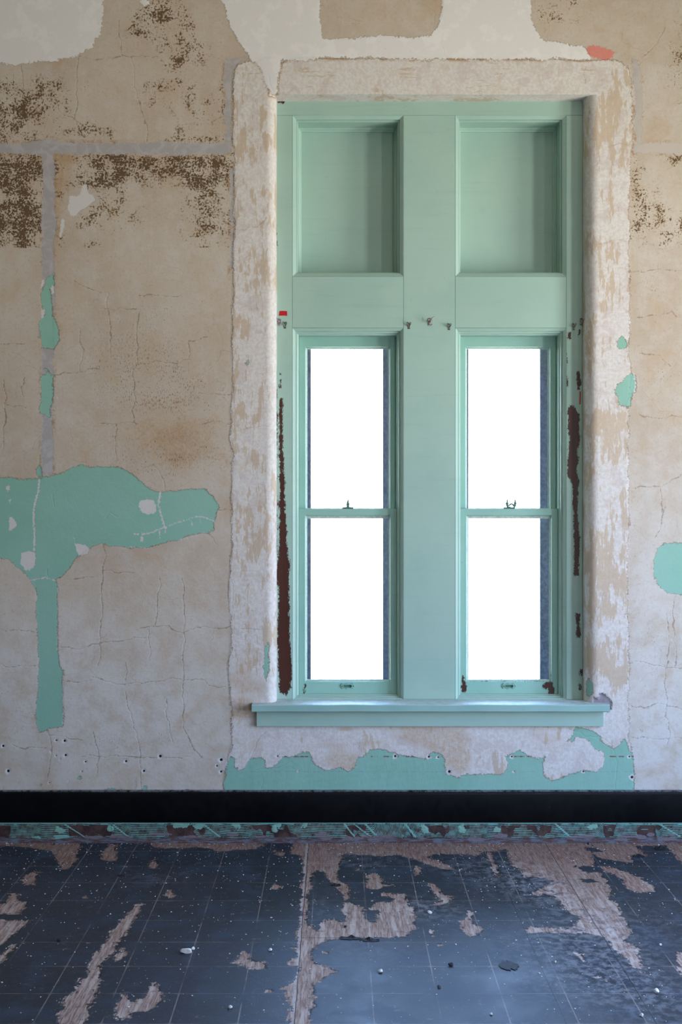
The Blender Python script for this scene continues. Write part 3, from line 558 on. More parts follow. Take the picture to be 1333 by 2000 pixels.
# ------------------------------------------------------------------ floor
WOOD = [[(-60,1640),(160,1640),(158,1650),(155,1660),(150,1678),(140,1690),(133,1697),(122,1698),(118,1690),(112,1685),(108,1670),(95,1662),(60,1655),(0,1652),(-60,1653)],
 [(215,1648),(227,1650),(226,1672),(228,1680),(215,1683),(200,1680),(197,1670),(205,1660)],
 [(285,1640),(500,1640),(520,1650),(500,1658),(460,1660),(430,1664),(415,1658),(385,1655),(350,1658),(300,1655)],
 [(303,1678),(310,1690),(307,1697),(293,1695),(295,1685)],[(332,1737),(343,1748),(335,1755),(322,1750),(325,1740)],
 [(20,1744),(38,1745),(30,1758),(55,1760),(48,1775),(35,1786),(15,1785),(-60,1790),(-60,1770),(12,1763)],[(45,1710),(70,1702),(75,1710),(65,1722),(72,1728),(50,1728),(42,1718)],
 [(-60,1798),(57,1797),(45,1810),(35,1820),(20,1830),(5,1845),(-60,1850)],[(28,1840),(22,1860),(5,1878),(-60,1895),(-60,1875),(5,1862)],
 [(276,1764),(272,1780),(262,1797),(245,1820),(232,1845),(222,1860),(200,1880),(195,1888),(197,1905),(190,1925),(185,1950),(170,1975),(158,2020),(105,2020),(115,1985),(122,1960),(135,1945),(145,1935),(155,1912),(170,1905),(173,1885),(180,1870),(200,1845),(215,1820),(230,1805),(250,1785),(265,1768)],
 [(298,1920),(310,1928),(316,1940),(315,1955),(300,1968),(280,1975),(258,1978),(255,1988),(225,1990),(222,1970),(230,1960),(238,1940),(245,1945),(255,1955),(275,1950),(290,1935)],
 [(240,1852),(249,1860),(240,1872),(225,1880),(222,1872),(230,1866)],
 [(478,1857),(485,1862),(487,1872),(500,1877),(515,1880),(522,1892),(495,1894),(480,1888),(470,1884),(450,1880),(462,1872)],
 [(537,1725),(548,1728),(550,1733),(540,1737),(530,1733)],[(160,1751),(168,1750),(170,1755),(160,1755)],[(520,1932),(532,1932),(532,1938),(520,1938)],[(170,1840),(178,1841),(172,1844)],
 [(533,1660),(545,1662),(558,1668),(550,1674),(535,1668)],
 [(567,1668),(575,1640),(1400,1640),(1400,1650),(1240,1652),(1160,1650),(1000,1650),(985,1660),(950,1664),(930,1672),(900,1668),(850,1668),(835,1672),(850,1680),(870,1685),(880,1690),(883,1698),(860,1697),(840,1690),(820,1682),(800,1675),(780,1670),(740,1672),(700,1670),(680,1668),(665,1672),(668,1680),(660,1700),(662,1720),(675,1726),(682,1730),(681,1755),(675,1757),(665,1745),(660,1735),(650,1727),(640,1715),(635,1705),(620,1700),(612,1707),(607,1720),(609,1735),(600,1748),(603,1770),(598,1790),(600,1805),(612,1806),(610,1815),(620,1818),(625,1810),(622,1805),(635,1797),(650,1794),(665,1800),(676,1800),(672,1785),(668,1778),(675,1762),(685,1762),(700,1770),(720,1776),(728,1765),(740,1762),(770,1762),(768,1755),(748,1750),(745,1742),(760,1745),(790,1745),(795,1760),(800,1770),(810,1775),(812,1795),(812,1812),(800,1820),(797,1830),(740,1832),(690,1832),(650,1835),(640,1838),(620,1845),(612,1855),(605,1870),(615,1880),(640,1890),(662,1897),(640,1905),(625,1915),(610,1920),(615,1935),(612,1950),(618,1965),(610,1970),(605,1980),(600,2020),(565,2020),(562,1988),(570,1970),(555,1935),(545,1930),(560,1925),(575,1915),(585,1890),(560,1883),(572,1875),(585,1862),(565,1850),(580,1848),(583,1835),(575,1830),(585,1815),(590,1780),(587,1740),(592,1700),(592,1680),(585,1670)],
 [(722,1705),(733,1703),(742,1710),(748,1725),(765,1728),(750,1732),(735,1738),(718,1735),(715,1722),(718,1710)],[(812,1692),(825,1700),(812,1712),(808,1705)],
 [(835,1725),(850,1727),(865,1745),(880,1752),(883,1757),(870,1767),(850,1768),(845,1763),(860,1760),(855,1752),(842,1738)],[(840,1817),(848,1818),(846,1830),(840,1825)],[(632,1858),(642,1860),(640,1864),(632,1863)],[(856,1842),(864,1843),(862,1847),(856,1846)],[(697,1694),(703,1695),(701,1700),(696,1699)],
 [(990,1645),(1160,1645),(1155,1660),(1162,1672),(1163,1685),(1158,1693),(1140,1690),(1132,1695),(1140,1702),(1152,1706),(1170,1704),(1188,1720),(1195,1740),(1190,1756),(1205,1765),(1213,1788),(1228,1800),(1232,1825),(1222,1835),(1235,1845),(1248,1855),(1250,1875),(1258,1890),(1256,1900),(1245,1895),(1230,1880),(1215,1865),(1195,1850),(1180,1828),(1140,1822),(1030,1822),(1025,1815),(1040,1810),(1080,1812),(1110,1812),(1130,1800),(1135,1790),(1120,1785),(1105,1775),(1095,1760),(1080,1750),(1065,1745),(1045,1745),(1060,1730),(1080,1720),(1050,1712),(1025,1712),(1015,1700),(1000,1690),(990,1665)],
 [(1175,1693),(1195,1692),(1230,1705),(1255,1715),(1268,1725),(1280,1732),(1282,1740),(1250,1745),(1225,1735),(1218,1725),(1222,1718),(1200,1708),(1180,1702)],
 [(1160,1645),(1240,1650),(1268,1673),(1235,1672),(1238,1685),(1200,1680),(1170,1675),(1155,1665)],[(1300,1645),(1400,1645),(1400,1700),(1340,1692),(1320,1675)],
 [(916,1780),(922,1785),(922,1800),(935,1810),(944,1818),(935,1827),(918,1830),(912,1822),(900,1812),(895,1800),(905,1795)],
 [(940,1650),(955,1655),(962,1670),(970,1690),(978,1713),(970,1710),(960,1695),(955,1675)],[(1318,1860),(1400,1855),(1400,1930),(1340,1915),(1325,1895)],
 [(1122,1860),(1140,1862),(1138,1875),(1128,1868)],[(1160,1905),(1180,1908),(1182,1914),(1162,1911)],[(1045,1740),(1060,1738),(1055,1750),(1042,1748)]]
WOODH = [[(705,1777),(740,1778),(735,1800),(725,1800),(712,1790)],[(1135,1718),(1155,1716),(1170,1722),(1140,1724)],[(1145,1655),(1175,1657),(1178,1663),(1150,1661)]]
SMEAR = [(1200,1900,90,50,.45),(1290,1960,60,40,.4),(1080,1900,90,40,.35),(720,1860,90,30,.25),(1290,1800,50,40,.25),(1060,1740,50,25,.8),(1150,1800,60,30,.6),(1100,1835,80,20,.45),(1180,1870,60,30,.4),(860,1780,50,16,.6),(1000,1720,60,20,.6),(700,1680,60,14,.5),(930,1690,60,14,.6),(300,1715,60,10,.3),(620,1760,30,20,.3),(1210,1920,60,30,.3),(640,1780,30,8,.3),(820,1770,30,14,.7)]
F = FM()
def fgrid(x0, x1, y0_, y1_, st):
    nx, ny = max(2, int((x1-x0)/st)+1), max(2, int((y1_-y0_)/st)+1)
    X, Y = np.meshgrid(np.linspace(x0, x1, nx), np.linspace(y0_, y1_, ny)); F.patch(X, Y, np.zeros_like(X), X*380, Y*380)
fgrid(-1.95, 1.95, -2.15, 0, .0052)
fgrid(XL, -1.95, YB, 0, .3); fgrid(1.95, XR, YB, 0, .3); fgrid(-1.95, 1.95, YB, -2.15, .3)
Vv, Q, P = F.get()
def fpoly(q): return [(FL(*p)[0]*380, FL(*p)[1]*380) for p in q]
FA = dict(wood=union(P, [fpoly([(x, max(y, 1640)) for x, y in q]) for q in WOOD], (), [fpoly(q) for q in WOODH]))
sm = np.zeros(len(P))
for x, y, sx_, sy_, a in SMEAR:
    c = FL(x, y); k = (c[1]+CAM_D)/FPX; ky = (FL(x, y-sy_)[1]-FL(x, y+sy_)[1])/2
    sm += a*np.exp(-(((P[:, 0]/380-c[0])/(sx_*k))**2 + ((P[:, 1]/380-c[1])/ky)**2)/2)
FA['smear'] = sm
Vv[:, 2] = np.where(P[:, 1] > -2.15*380, -.0012*ss(FA['wood'], -.7, .7), 0)
def floor_material():
    g = G('worn_dark_floor_tile', .5, .32)
    X, Y, Z = g.xyz()
    n2 = g.m('SUBTRACT', g.noise(48, 5, .75), .5); n1 = g.m('SUBTRACT', g.noise(16, 3, .6), .5)
    jag = g.m('SUBTRACT', g.noise(1, 4, .65, vec=g.sc(110, 30, 1)), .5)
    wood = g.mr(g.add(g.attr('wood'), g.mul(n2, 30.0), g.mul(n1, 26.0), g.mul(jag, 18.0)), -.5, .5)
    tile_id = g.t.nodes.new('ShaderNodeTexWhiteNoise'); tile_id.noise_dimensions = '2D'
    T_ = .2286
    fx = g.m('DIVIDE', g.m('SUBTRACT', X, .1295), T_); fy = g.m('DIVIDE', g.m('SUBTRACT', Y, -1.518), T_)
    cb = g.t.nodes.new('ShaderNodeCombineXYZ'); g.put(cb.inputs[0], g.m('FLOOR', fx)); g.put(cb.inputs[1], g.m('FLOOR', fy)); g.put(tile_id.inputs['Vector'], cb.outputs[0])
    def gl(f): return g.m('ABSOLUTE', g.m('SUBTRACT', g.m('FRACT', g.m('ADD', f, .5)), .5))
    gx, gy = gl(fx), gl(fy); warpn = g.mul(g.m('SUBTRACT', g.noise(30, 5), .5), .012)
    gx2, gy2 = g.add(gx, warpn), g.add(gy, warpn)
    lx = g.inv(g.mr(gx2, .004, .013)); ly = g.inv(g.mr(gy2, .003, .008))
    cross = g.inv(g.mr(g.mul(gx2, gy2), .0, .0012))      # dirt gathers where four corners meet
    seam = g.mul(g.m('MAXIMUM', g.m('MAXIMUM', lx, ly), g.mul(cross, .6)), g.mr(g.noise(3.5, 4, .6), .36, .6))
    c = g.mix(tile_id.outputs['Value'], lin('#262a33'), lin('#2c313b'))
    rgh = g.noise(6, 5, .65); c = g.mix(g.mr(rgh, .45, .68), c, lin('#323c4a'))
    c = g.mix(g.mul(g.mr(g.noise(18, 8, .75, dist=.8), .56, .72), .5), c, lin('#525a64'))
    c = g.mix(g.mul(g.mr(g.noise(120, 6, .75), .58, .72), .4), c, lin('#1b1d22'))
    c = g.mix(g.mul(g.attr('smear'), g.mr(g.noise(24, 7, .7), .42, .62), .55), c, lin('#8a8b90'))
    c = g.mix(g.mul(seam, .8), c, lin('#857a74'))
    # footprint-like rubbed ovals
    rb = g.mr(g.vor(5.5, 'F1', vec=g.sc(1, 2.4, 1)), .10, .13); rb = g.mul(g.inv(rb), g.mr(g.noise(60, 5, .7), .45, .62)); c = g.mix(g.mul(rb, .35), c, lin('#7b828c'))
    # paint dust
    dz = g.mr(Y, -1.2, -.05); dth = g.add(g.noise(300, 2, .5), g.mul(dz, .035), g.mul(g.noise(8, 3), .03))
    dust = g.mr(dth, .735, .755)
    # bare board below: fibre streaks along the room
    fib = g.noise(1, 7, .65, vec=g.sc(150, 14, 1)); fib2 = g.noise(1, 5, .6, vec=g.sc(45, 4, 1, ofs=3))
    wc = g.mix(g.mr(fib, .35, .65), lin('#7d6257'), lin('#ab958a'))
    wc = g.mix(g.mul(g.mr(fib2, .48, .62), .65), wc, lin('#c3b3aa'))
    nearw = g.mul(g.mr(Y, -1.1, -.2), .75); wc = g.mix(nearw, wc, g.mix(g.mr(fib, .4, .6), lin('#6b4c3f'), lin('#8a6b5c')))
    wc = g.mix(g.mul(g.mr(g.noise(30, 5, .75), .58, .64), .7), wc, lin('#4a4546'))
    wc = g.mix(g.mul(g.attr('smear'), g.mr(g.noise(20, 7, .7), .45, .6), .8), wc, lin('#b9aca8'))
    wc = g.mix(g.mul(g.attr('smear'), g.mr(g.noise(14, 7, .7, dist=1), .52, .6), .9), wc, lin('#4a4d55'))
    col = g.mix(wood, c, wc)
    wx = g.m('ABSOLUTE', g.add(g.attr('wood'), g.mul(n2, 30.0), g.mul(n1, 26.0), g.mul(jag, 18.0))); rim = g.inv(g.mr(wx, .2, 1.0)); col = g.mix(g.mul(rim, .75), col, lin('#16130f'))
    def cut(v, at, lo, hi, coord): return g.mul(g.inv(g.mr(g.m('ABSOLUTE', g.m('SUBTRACT', v, at)), .0008, .0026)), g.mr(coord, lo, lo+.01), g.inv(g.mr(coord, hi, hi+.01)))
    wob = g.mul(g.m('SUBTRACT', g.noise(9, 3), .5), .008); Xw = g.add(X, wob); Yw = g.add(Y, wob)
    cuts = g.m('MAXIMUM', g.m('MAXIMUM', cut(Xw, -.138, -4, 0, Y), cut(Xw, 1.075, -4, 0, Y)), g.m('MAXIMUM', cut(Yw, -1.242, -.14, 1.08, X), cut(Xw, .772, -4, -.75, Y)))
    col = g.mix(g.mul(cuts, .85), col, lin('#1d1512'))
    edgew = g.mul(g.inv(g.mr(g.m('ABSOLUTE', g.m('SUBTRACT', g.add(Xw, g.mul(n2, .012)), -.146)), .003, .008)), wood); col = g.mix(g.mul(edgew, .5), col, lin('#b9b3b2'))
    col = g.mix(g.mul(dust, .85), col, lin('#cdc9c6'))
    h = g.add(g.mul(g.mr(g.add(g.attr('wood'), g.mul(n2, 12.0)), -.6, .6), -1.2), g.mul(fib, g.mixf(wood, .05, .7)), g.mul(n2, .6), g.mul(g.noise(4, 2, .5), .5))
    ro = g.mixf(wood, g.mr(rgh, .3, .7, .42, .60), .85); ro = g.m('MAXIMUM', ro, g.mul(g.m('MAXIMUM', dust, g.attr('smear')), .7))
    return g.done(col, ro, g.bump(h, .0016, .8))
fl = link('floor', fastmesh('floor', Vv, Q, FA), floor_material()); tag(fl, 'dark tiled floor worn through to brown board in ragged patches', 'floor', kind='structure')

# ------------------------------------------------------------------ skirting
prof = [(-.0, .2700), (-.010, .2695), (-.0165, .266), (-.020, .260), (-.0215, .250), (-.0215, .112), (-.0195, .107), (0.004, .107)]
xs_ = np.linspace(XL, XR, 400)
Pg = np.array([[(x, y, z) for y, z in prof] for x in xs_]); Pg[:, 3:6, 1] += (.0006*np.sin(xs_*7)+.0004*np.sin(xs_*23))[:, None]
g = G('black_skirting_paint', .35, .22)
bcol = g.mix(g.mr(g.noise(40, 8, .8), .66, .74), lin('#07080b'), lin('#2b2f38')); nz_ = g.t.nodes.new('ShaderNodeSeparateXYZ'); geo_ = g.t.nodes.new('ShaderNodeNewGeometry'); g.put(nz_.inputs[0], geo_.outputs['Normal'])
bcol = g.mix(g.mul(g.mr(nz_.outputs[2], .4, .9), g.mr(g.noise(50, 7, .7), .35, .6), .8), bcol, lin('#7c8088'))
bcol = g.mix(g.mr(g.noise(260, 3, .6), .76, .78), bcol, lin('#a9aeb5'))
M_black = g.done(bcol, g.mr(g.noise(30, 5), .3, .7, .3, .5), g.bump(g.noise(25, 5, .6), .0008, .6))
bb = MB().grid(Pg).build('baseboard_back', M_black, smooth=True); tag(bb, 'glossy black skirting board along the foot of the window wall', 'skirting board', kind='structure')

# scraped strip below it: combed mint glue over dark brown
def comb_mesh():
    px = np.arange(-60, 1393, .8); pz = np.linspace(0, 1, 46)
    Pu, Pv = np.meshgrid(px, pz)                       # Pv: 0 = floor, 1 = top
    ypx = (1-Pv)*38.5                                  # px below the black board
    teal = np.full(Pu.shape, -1.0)
    x = -60.0; r = random.Random(5)
    kinds = []
    while x < 1400:
        wd = r.choice([60, 90, 120, 40]) * r.uniform(.8, 1.3); kinds.append((x, wd)); x += wd
    for x0, wd in kinds:
        m = (Pu >= x0) & (Pu < x0+wd+4); vert = r.random() < .22 and wd < 80; per = r.uniform(2.6, 3.4); ph = r.uniform(0, 6)
        bow = r.uniform(-3, 3); sl = r.uniform(-.02, .02)
        t = (Pu-x0)/wd
        if vert: ph_f = Pu + 2.5*np.sin(ypx*.12 + ph) + (ypx*.25*r.choice([-1, 0, 1]))
        else: ph_f = ypx + bow*np.sin(t*3.1) + sl*(Pu-x0) + np.where(t > .85, (t-.85)*wd*.9, 0)
        v = np.sin(ph_f/per*2*math.pi + ph) - .1
        teal = np.where(m, v, teal)
    pf = np.stack([Pu.ravel(), ypx.ravel()], -1)
    big = (fbm(pf, .045, 4)).reshape(Pu.shape); big2 = fbm(pf*[1, 3], .03, 4).reshape(Pu.shape); fine = fbm(pf, .35, 4).reshape(Pu.shape)
    teal = teal + np.where(big > .28, -2.2, 0)*ss(ypx, 5, 9)                     # scraped bare
    teal = teal + .5*fine + np.where((big2 > .95), 2.2, 0)                         # blobs
    for _ in range(9):                                                          # diagonal trowel strokes
        cx = r.uniform(-40, 1370); k = r.uniform(.8, 1.9)
        d = np.abs((Pu-cx) - ypx*k); teal = np.where((d < 2.2) & (ypx < 28), 1.5+fine, teal)
    blob = np.full(Pu.shape, -5.0)
    for _ in range(16):
        cx, cy = r.uniform(-40, 1370), r.uniform(3, 14); a, b = r.uniform(5, 11), r.uniform(4, 8)
        blob = np.maximum(blob, 1 - np.hypot((Pu-cx)/a, (ypx-cy)/b) + .45*fine)
    teal = np.where(ypx < 3.5+fine, 1.6, teal)
    low = ss(ypx + 2.0*big, 27.5, 31)
    teal = teal*(1-low) - 1.2*low
    grey = np.full(Pu.shape, -2.0)
    for _ in range(30):
        cx, cy = r.uniform(-40, 1370), r.uniform(22, 32); a, b = r.uniform(8, 22), r.uniform(2, 4.5)
        grey = np.maximum(grey, 1 - np.hypot((Pu-cx)/a, (ypx-cy)/b) + .25*fine)
    k = (CAM_D-.012)/FPX; X = (Pu-VX)*k; Z = Pv*.1085 - .0005
    Y = -.0135 - .0012*np.clip(teal, -1, 1) - .0012*ss(blob, -.1, .3) + .0*X - .004*ss(-ypx, -38.5, -34)*0
    F = FM(); F.patch(X, Y, Z, Pu, ypx)
    # flat returns to the far walls
    for a, b in ((XL, X.min()), (X.max(), XR)):
        xx, zz = np.meshgrid([a, b], [-.0005, .108]); F.patch(xx, np.full_like(xx, -.0135), zz, xx, zz)
    V_, Q_, _ = F.get(); n = len(V_) - Pu.size
    pad = lambda a, v: np.concatenate([a.ravel(), np.full(n, v)])
    return fastmesh('trim', V_, Q_, dict(teal=pad(teal, -1), blob=pad(blob, -2), grey=pad(grey, -2), low=pad(low, 0)))
g = G('scraped_glue_strip', .6, .3)
fn = g.m('SUBTRACT', g.noise(260, 4, .6), .5)
mk = g.mr(g.add(g.attr('teal'), g.mul(fn, .9)), -.15, .35)
dk = g.mix(g.mr(g.noise(14, 6, .7), .4, .6), lin('#3a2a28'), lin('#54403c'))
dk = g.mix(g.mul(g.attr('low'), .8), dk, g.mix(g.mr(g.noise(1, 6, .7, vec=g.sc(16, 1, 90)), .42, .6), lin('#5f443e'), lin('#6f7c8a')))
c = g.mix(mk, dk, g.mix(g.mr(g.noise(12, 4), .4, .6), lin('#74aaa2'), lin('#7ba697')))
c = g.mix(g.mr(g.add(g.attr('grey'), g.mul(fn, .4)), 0, .12), c, g.mix(g.noise(60, 3), lin('#6b6266'), lin('#857a7e')))
c = g.mix(g.mr(g.add(g.attr('blob'), g.mul(fn, .4)), 0, .1), c, g.mix(g.noise(25, 3), lin('#86b5a6'), lin('#7fa892')))
c = g.mix(g.mr(g.noise(330, 2), .77, .8), c, lin('#e0e0dd'))
M_strip = g.done(c, .6, g.bump(g.noise(120, 4), .0006, .6))
ts = link('trim_1', comb_mesh(), M_strip); tag(ts, 'scraped strip with combed mint glue under the black skirting', 'trim', kind='structure')

# ------------------------------------------------------------------ window casing (boards, recessed panels)
K = (CAM_D + CASE_Y)/FPX
def cx(px): return (px-VX)*K
def cz(py): return CAM_H-(py-VY)*K
OPEN = [(cx(571.5), cx(788.5)), (cx(571.5)+.8515, cx(788.5)+.8515)]
SILL_Z = .7175; WIN_T = cz(640.5); NI_B, NI_T = cz(540), cz(225)
CY2 = .128
case = empty('trim_2', (0.49, CASE_Y, SILL_Z)); tag(case, 'mint painted timber casing with two recessed panels filling the window opening', 'window casing', kind='structure')
WEAR = [[(548,778),(553,780),(552,860),(554,900),(557,950),(558,1000),(561,1060),(566,1100),(566,1190),(566,1240),(571,1300),(569,1340),(560,1358),(547,1352),(543,1300),(541,1250),(543,1200),(545,1160),(540,1120),(546,1060),(546,790)],
 [(546,740),(550,741),(550,757),(546,758)],[(547,729),(549,729),(549,732),(547,732)],
 [(1127,727),(1132,726),(1135,745),(1133,760),(1128,762)],[(1110,792),(1118,790),(1125,800),(1132,810),(1133,860),(1128,880),(1130,900),(1127,925),(1133,940),(1130,960),(1128,990),(1131,1030),(1133,1060),(1131,1124),(1122,1124),(1122,1050),(1120,980),(1118,945),(1109,925),(1110,890),(1113,860),(1110,830)],
 [(1126,1198),(1133,1198),(1134,1245),(1127,1246)],[(1110,650),(1116,648),(1116,661),(1110,661)],[(1130,655),(1134,645),(1133,652),(1132,655)],[(1107,690),(1109,690),(1109,720),(1107,720)],[(1107,735),(1109,735),(1110,755),(1107,752)],
 [(1134,1310),(1139,1305),(1139,1322),(1134,1320)],[(1132,1334),(1136,1336),(1136,1348),(1132,1346)],
 [(539,440),(541,440),(541,480),(539,480)],[(539,760),(541,760),(541,1100),(539,1100)],[(541,198),(556,198),(552,201),(541,201)]]
def board(name, x0, x1, z0, z1, mat=M_case, dense=False, parent=case, yf=CASE_Y, yb=CY2, label=None):
    b = .0012; F = FM()
    nx = max(2, int((x1-x0)/.0045)) if dense else 2; nz = max(2, int((z1-z0)/.0055)) if dense else 2
    X, Z = np.meshgrid(np.linspace(x0+b, x1-b, nx), np.linspace(z0+b, z1-b, nz)); F.patch(X, np.full_like(X, yf), Z, VX+X/K, VY-(Z-CAM_H)/K)
    R4 = [(x0+b, x1-b, z0+b, z1-b, yf), (x0, x1, z0, z1, yf+b*1.4), (x0, x1, z0, z1, yb)]
    for (a0, a1, c0, c1, ya), (b0, b1, d0, d1, y_) in zip(R4, R4[1:]):
        A_ = [(a0, ya, c0), (a1, ya, c0), (a1, ya, c1), (a0, ya, c1)]; B_ = [(b0, y_, d0), (b1, y_, d0), (b1, y_, d1), (b0, y_, d1)]
        for i in range(4):
            j = (i+1) % 4; q = np.array([[A_[i], A_[j]], [B_[i], B_[j]]]); F.patch(q[..., 0], q[..., 1], q[..., 2], VX+q[..., 0]/K, VY-(q[..., 2]-CAM_H)/K, flip=True)
    X, Z = np.meshgrid([x0, x1], [z0, z1]); F.patch(X, np.full_like(X, yb), Z, VX+X/K, VY-(Z-CAM_H)/K, flip=True)
    V_, Q_, P_ = F.get(); att = {'wear': union(P_, WEAR)} if mat in (M_wear,) else {}
    me = fastmesh(name, V_, Q_, att); me.polygons.foreach_set('use_smooth', [False]*len(me.polygons))
    o = link(name, me, mat, parent)
    if label: o['label'] = label
    return o
gp = .0007
TOP = OZ1+.004
board('head_board', OX0-.01, OX1+.01, NI_T, TOP, M_wear, True)
board('stile', OX0-.01, OPEN[0][0]-gp, SILL_Z, NI_T-gp, M_wear, True, label='left stile with a long strip scraped to dark brown wood')
board('stile', OPEN[1][1]+gp, OX1+.01, SILL_Z, NI_T-gp, M_wear, True, label='right stile with ragged dark brown scrapes')
board('mullion', OPEN[0][1]+gp, OPEN[1][0]-gp, SILL_Z, NI_T-gp)
for a, b in OPEN: board('rail', a, b, WIN_T+gp, NI_B-gp)
for a, b in OPEN:
    pr = [(-.002, .012), (0, .0015), (.0012, 0), (.019, .012), (.019, .026), (.024, .026), (.027, .030), (.027, .113), (.029, .113), (.034, .120), (.037, .128), (.043, .131), (.043, .145)]
    pn = MB().loops([(a+i, b-i, NI_B+i, NI_T-i, CASE_Y+d) for i, d in pr]).build('panel_moulding', M_case, case)
    i = .030
    MB().box(a+i, b-i, CASE_Y+.144, CASE_Y+.16, NI_B+i, NI_T-i).build('recessed_panel', M_case, case)

# ------------------------------------------------------------------ the two sash windows
def sash(parent, x0, x1, z0, z1, gx0, gx1, gz0, gz1, yf, label):
    s = CASE_Y + yf; D = .036
    F = FM()
    rects = [(x0, x1, z0, z1, s+D), (x0, x1, z0, z1, s+.001), (x0+.001, x1-.001, z0+.001, z1-.001, s), (gx0-.006, gx1+.006, gz0-.006, gz1+.006, s),
             (gx0-.005, gx1+.005, gz0-.005, gz1+.005, s+.004), (gx0, gx1, gz0, gz1, s+.012), (gx0, gx1, gz0, gz1, s+D), (x0, x1, z0, z1, s+D)]
    for k in range(len(rects)-1):
        A_, B_ = [[(r_[0], r_[4], r_[2]), (r_[1], r_[4], r_[2]), (r_[1], r_[4], r_[3]), (r_[0], r_[4], r_[3])] for r_ in rects[k:k+2]]
        fr = k == 2
        for i in range(4):
            j = (i+1) % 4; n, m = (14, 150 if i % 2 else 60) if fr else (2, 2)
            t, u = np.meshgrid(np.linspace(0, 1, m), np.linspace(0, 1, n))
            Ai, Aj, Bi, Bj = [np.array(v, float) for v in (A_[i], A_[j], B_[i], B_[j])]
            q = (1-u)[..., None]*((1-t)[..., None]*Ai + t[..., None]*Aj) + u[..., None]*((1-t)[..., None]*Bi + t[..., None]*Bj)
            ks = (CAM_D+s)/FPX; F.patch(q[..., 0], q[..., 1], q[..., 2], VX+q[..., 0]/ks, VY-(q[..., 2]-CAM_H)/ks)
    V_, Q_, P_ = F.get()
    SW = [[(596,1334),(598,1334),(597,1345),(598,1352),(594,1356),(593,1345)],[(904,1320),(907,1328),(913,1334),(912,1345),(912,1352),(903,1352),(901,1345)],[(1060,1337),(1068,1331),(1078,1331),(1085,1345),(1084,1355),(1072,1355),(1068,1345),(1061,1343)]]
    me = fastmesh('sash', V_, Q_, {'wear': union(P_, SW)}); me.polygons.foreach_set('use_smooth', [False]*len(me.polygons))
    o = link('sash', me, M_sash, parent); o['label'] = label
    MB().box(gx0-.004, gx1+.004, s+.018, s+.021, gz0-.004, gz1+.004).build('pane', M_glass, o)
    tw = .013 if yf < .08 else .0045
    MB().loops([(gx0, gx1, gz0, gz1, s+.0125), (gx0+.0045, gx1-.0045, gz0+.0045, gz1-tw, s+.0178)]).build('putty', M_putty, o)
    return o
def sash_lift(parent, x, z, y):
    pts = []
    hw, hh = .0385, .016
    base = [(-1, 0), (-.98, .35), (-.86, .42), (-.84, .78), (-.70, .95), (-.58, .72), (-.3, .70), (-.18, .80), (-.08, 1.0), (0.02, .98), (.14, .80), (.3, .70), (.58, .72), (.70, .95), (.84, .78), (.88, .42), (1.0, .36), (1.02, 0)]
    up = [(a*hw, b*hh) for a, b in base]; out = up + [(a*hw, -b*hh) for a, b in base[::-1][1:-1]]
    n = len(out); ix, iz = .0215, .0068
    inn = []
    for a, b in out:
        s_ = max(abs(a)/ix, abs(b)/iz); inn.append((a/s_, b/s_))
    mb = MB()
    for ring, dy in ((out, 0), (out, -.0040), ([(a*.93, b*.90) for a, b in out], -.0052), ([(a*1.15, b*1.25) for a, b in inn], -.0042), ([(a*1.12, b*1.2) for a, b in inn], -.0082), (inn, -.0082), (inn, .0)):
        mb.v += [(x+a, y+dy, z+b) for a, b in ring]
    for k in range(6):
        for i in range(n): j = (i+1) % n; mb.f.append((k*n+i, k*n+j, k*n+n+j, k*n+n+i))
    o = mb.build('sash_lift', M_lift, parent); o['label'] = 'small cast plate with scalloped edge and finger slot'
    MB().box(x-ix, x+ix, y-.0012, y-.0002, z-iz, z+iz).build('finger_slot', M_slot, parent)
    for a in (-.031, .031): mb2 = MB().lathe((x+a, y-.0062, z), [(.0028, .001), (.0028, -.0004), (.0015, -.001)], 'y', 10).build('screw', M_iron, parent)
    return o
VASE = [(.0065, 0), (.007, .002), (.0042, .005), (.0068, .010), (.0085, .015), (.0074, .020), (.0038, .025), (.0052, .029), (.0040, .033), (.0026, .039), (.0010, .044)]
def sash_lock(parent, x, y, z, opened):
    mb = MB().box(x-.0295, x+.0295, y+.004, y+.030, z, z+.0085, .002)
    mb.lathe((x, y+.017, z+.004), [(.012, 0), (.012, .004), (.009, .007), (.004, .008)], 'z', 18)
    if not opened:
        mb.lathe((x+.002, y+.012, z+.008), VASE); mb.lathe((x-.0025, y+.024, z+.008), [(r*.8, h*.8) for r, h in VASE])
        mb.tube([(x-.004, y+.02, z+.010), (x+.006, y+.015, z+.013), (x+.004, y+.008, z+.011)], [.004, .004, .003])
    else:
        mb.lathe((x-.010, y+.016, z+.011), VASE); mb.lathe((x+.033, y+.020, z+.014), [(r*.9, h*.95) for r, h in VASE])
        mb.tube([(x-.010, y+.016, z+.008), (x-.010, y+.016, z+.015), (x, y+.017, z+.017), (x+.004, y+.018, z+.022), (x+.013, y+.019, z+.026), (x+.022, y+.02, z+.022), (x+.028, y+.02, z+.014), (x+.029, y+.02, z+.003)], [.005, .005, .004, .005, .005, .005, .005, .0045])
        mb.tube([(x+.022, y+.020, z+.017), (x+.038, y+.020, z+.016)], .0055)
    return mb.build('sash_lock', M_iron, parent, smooth=False)
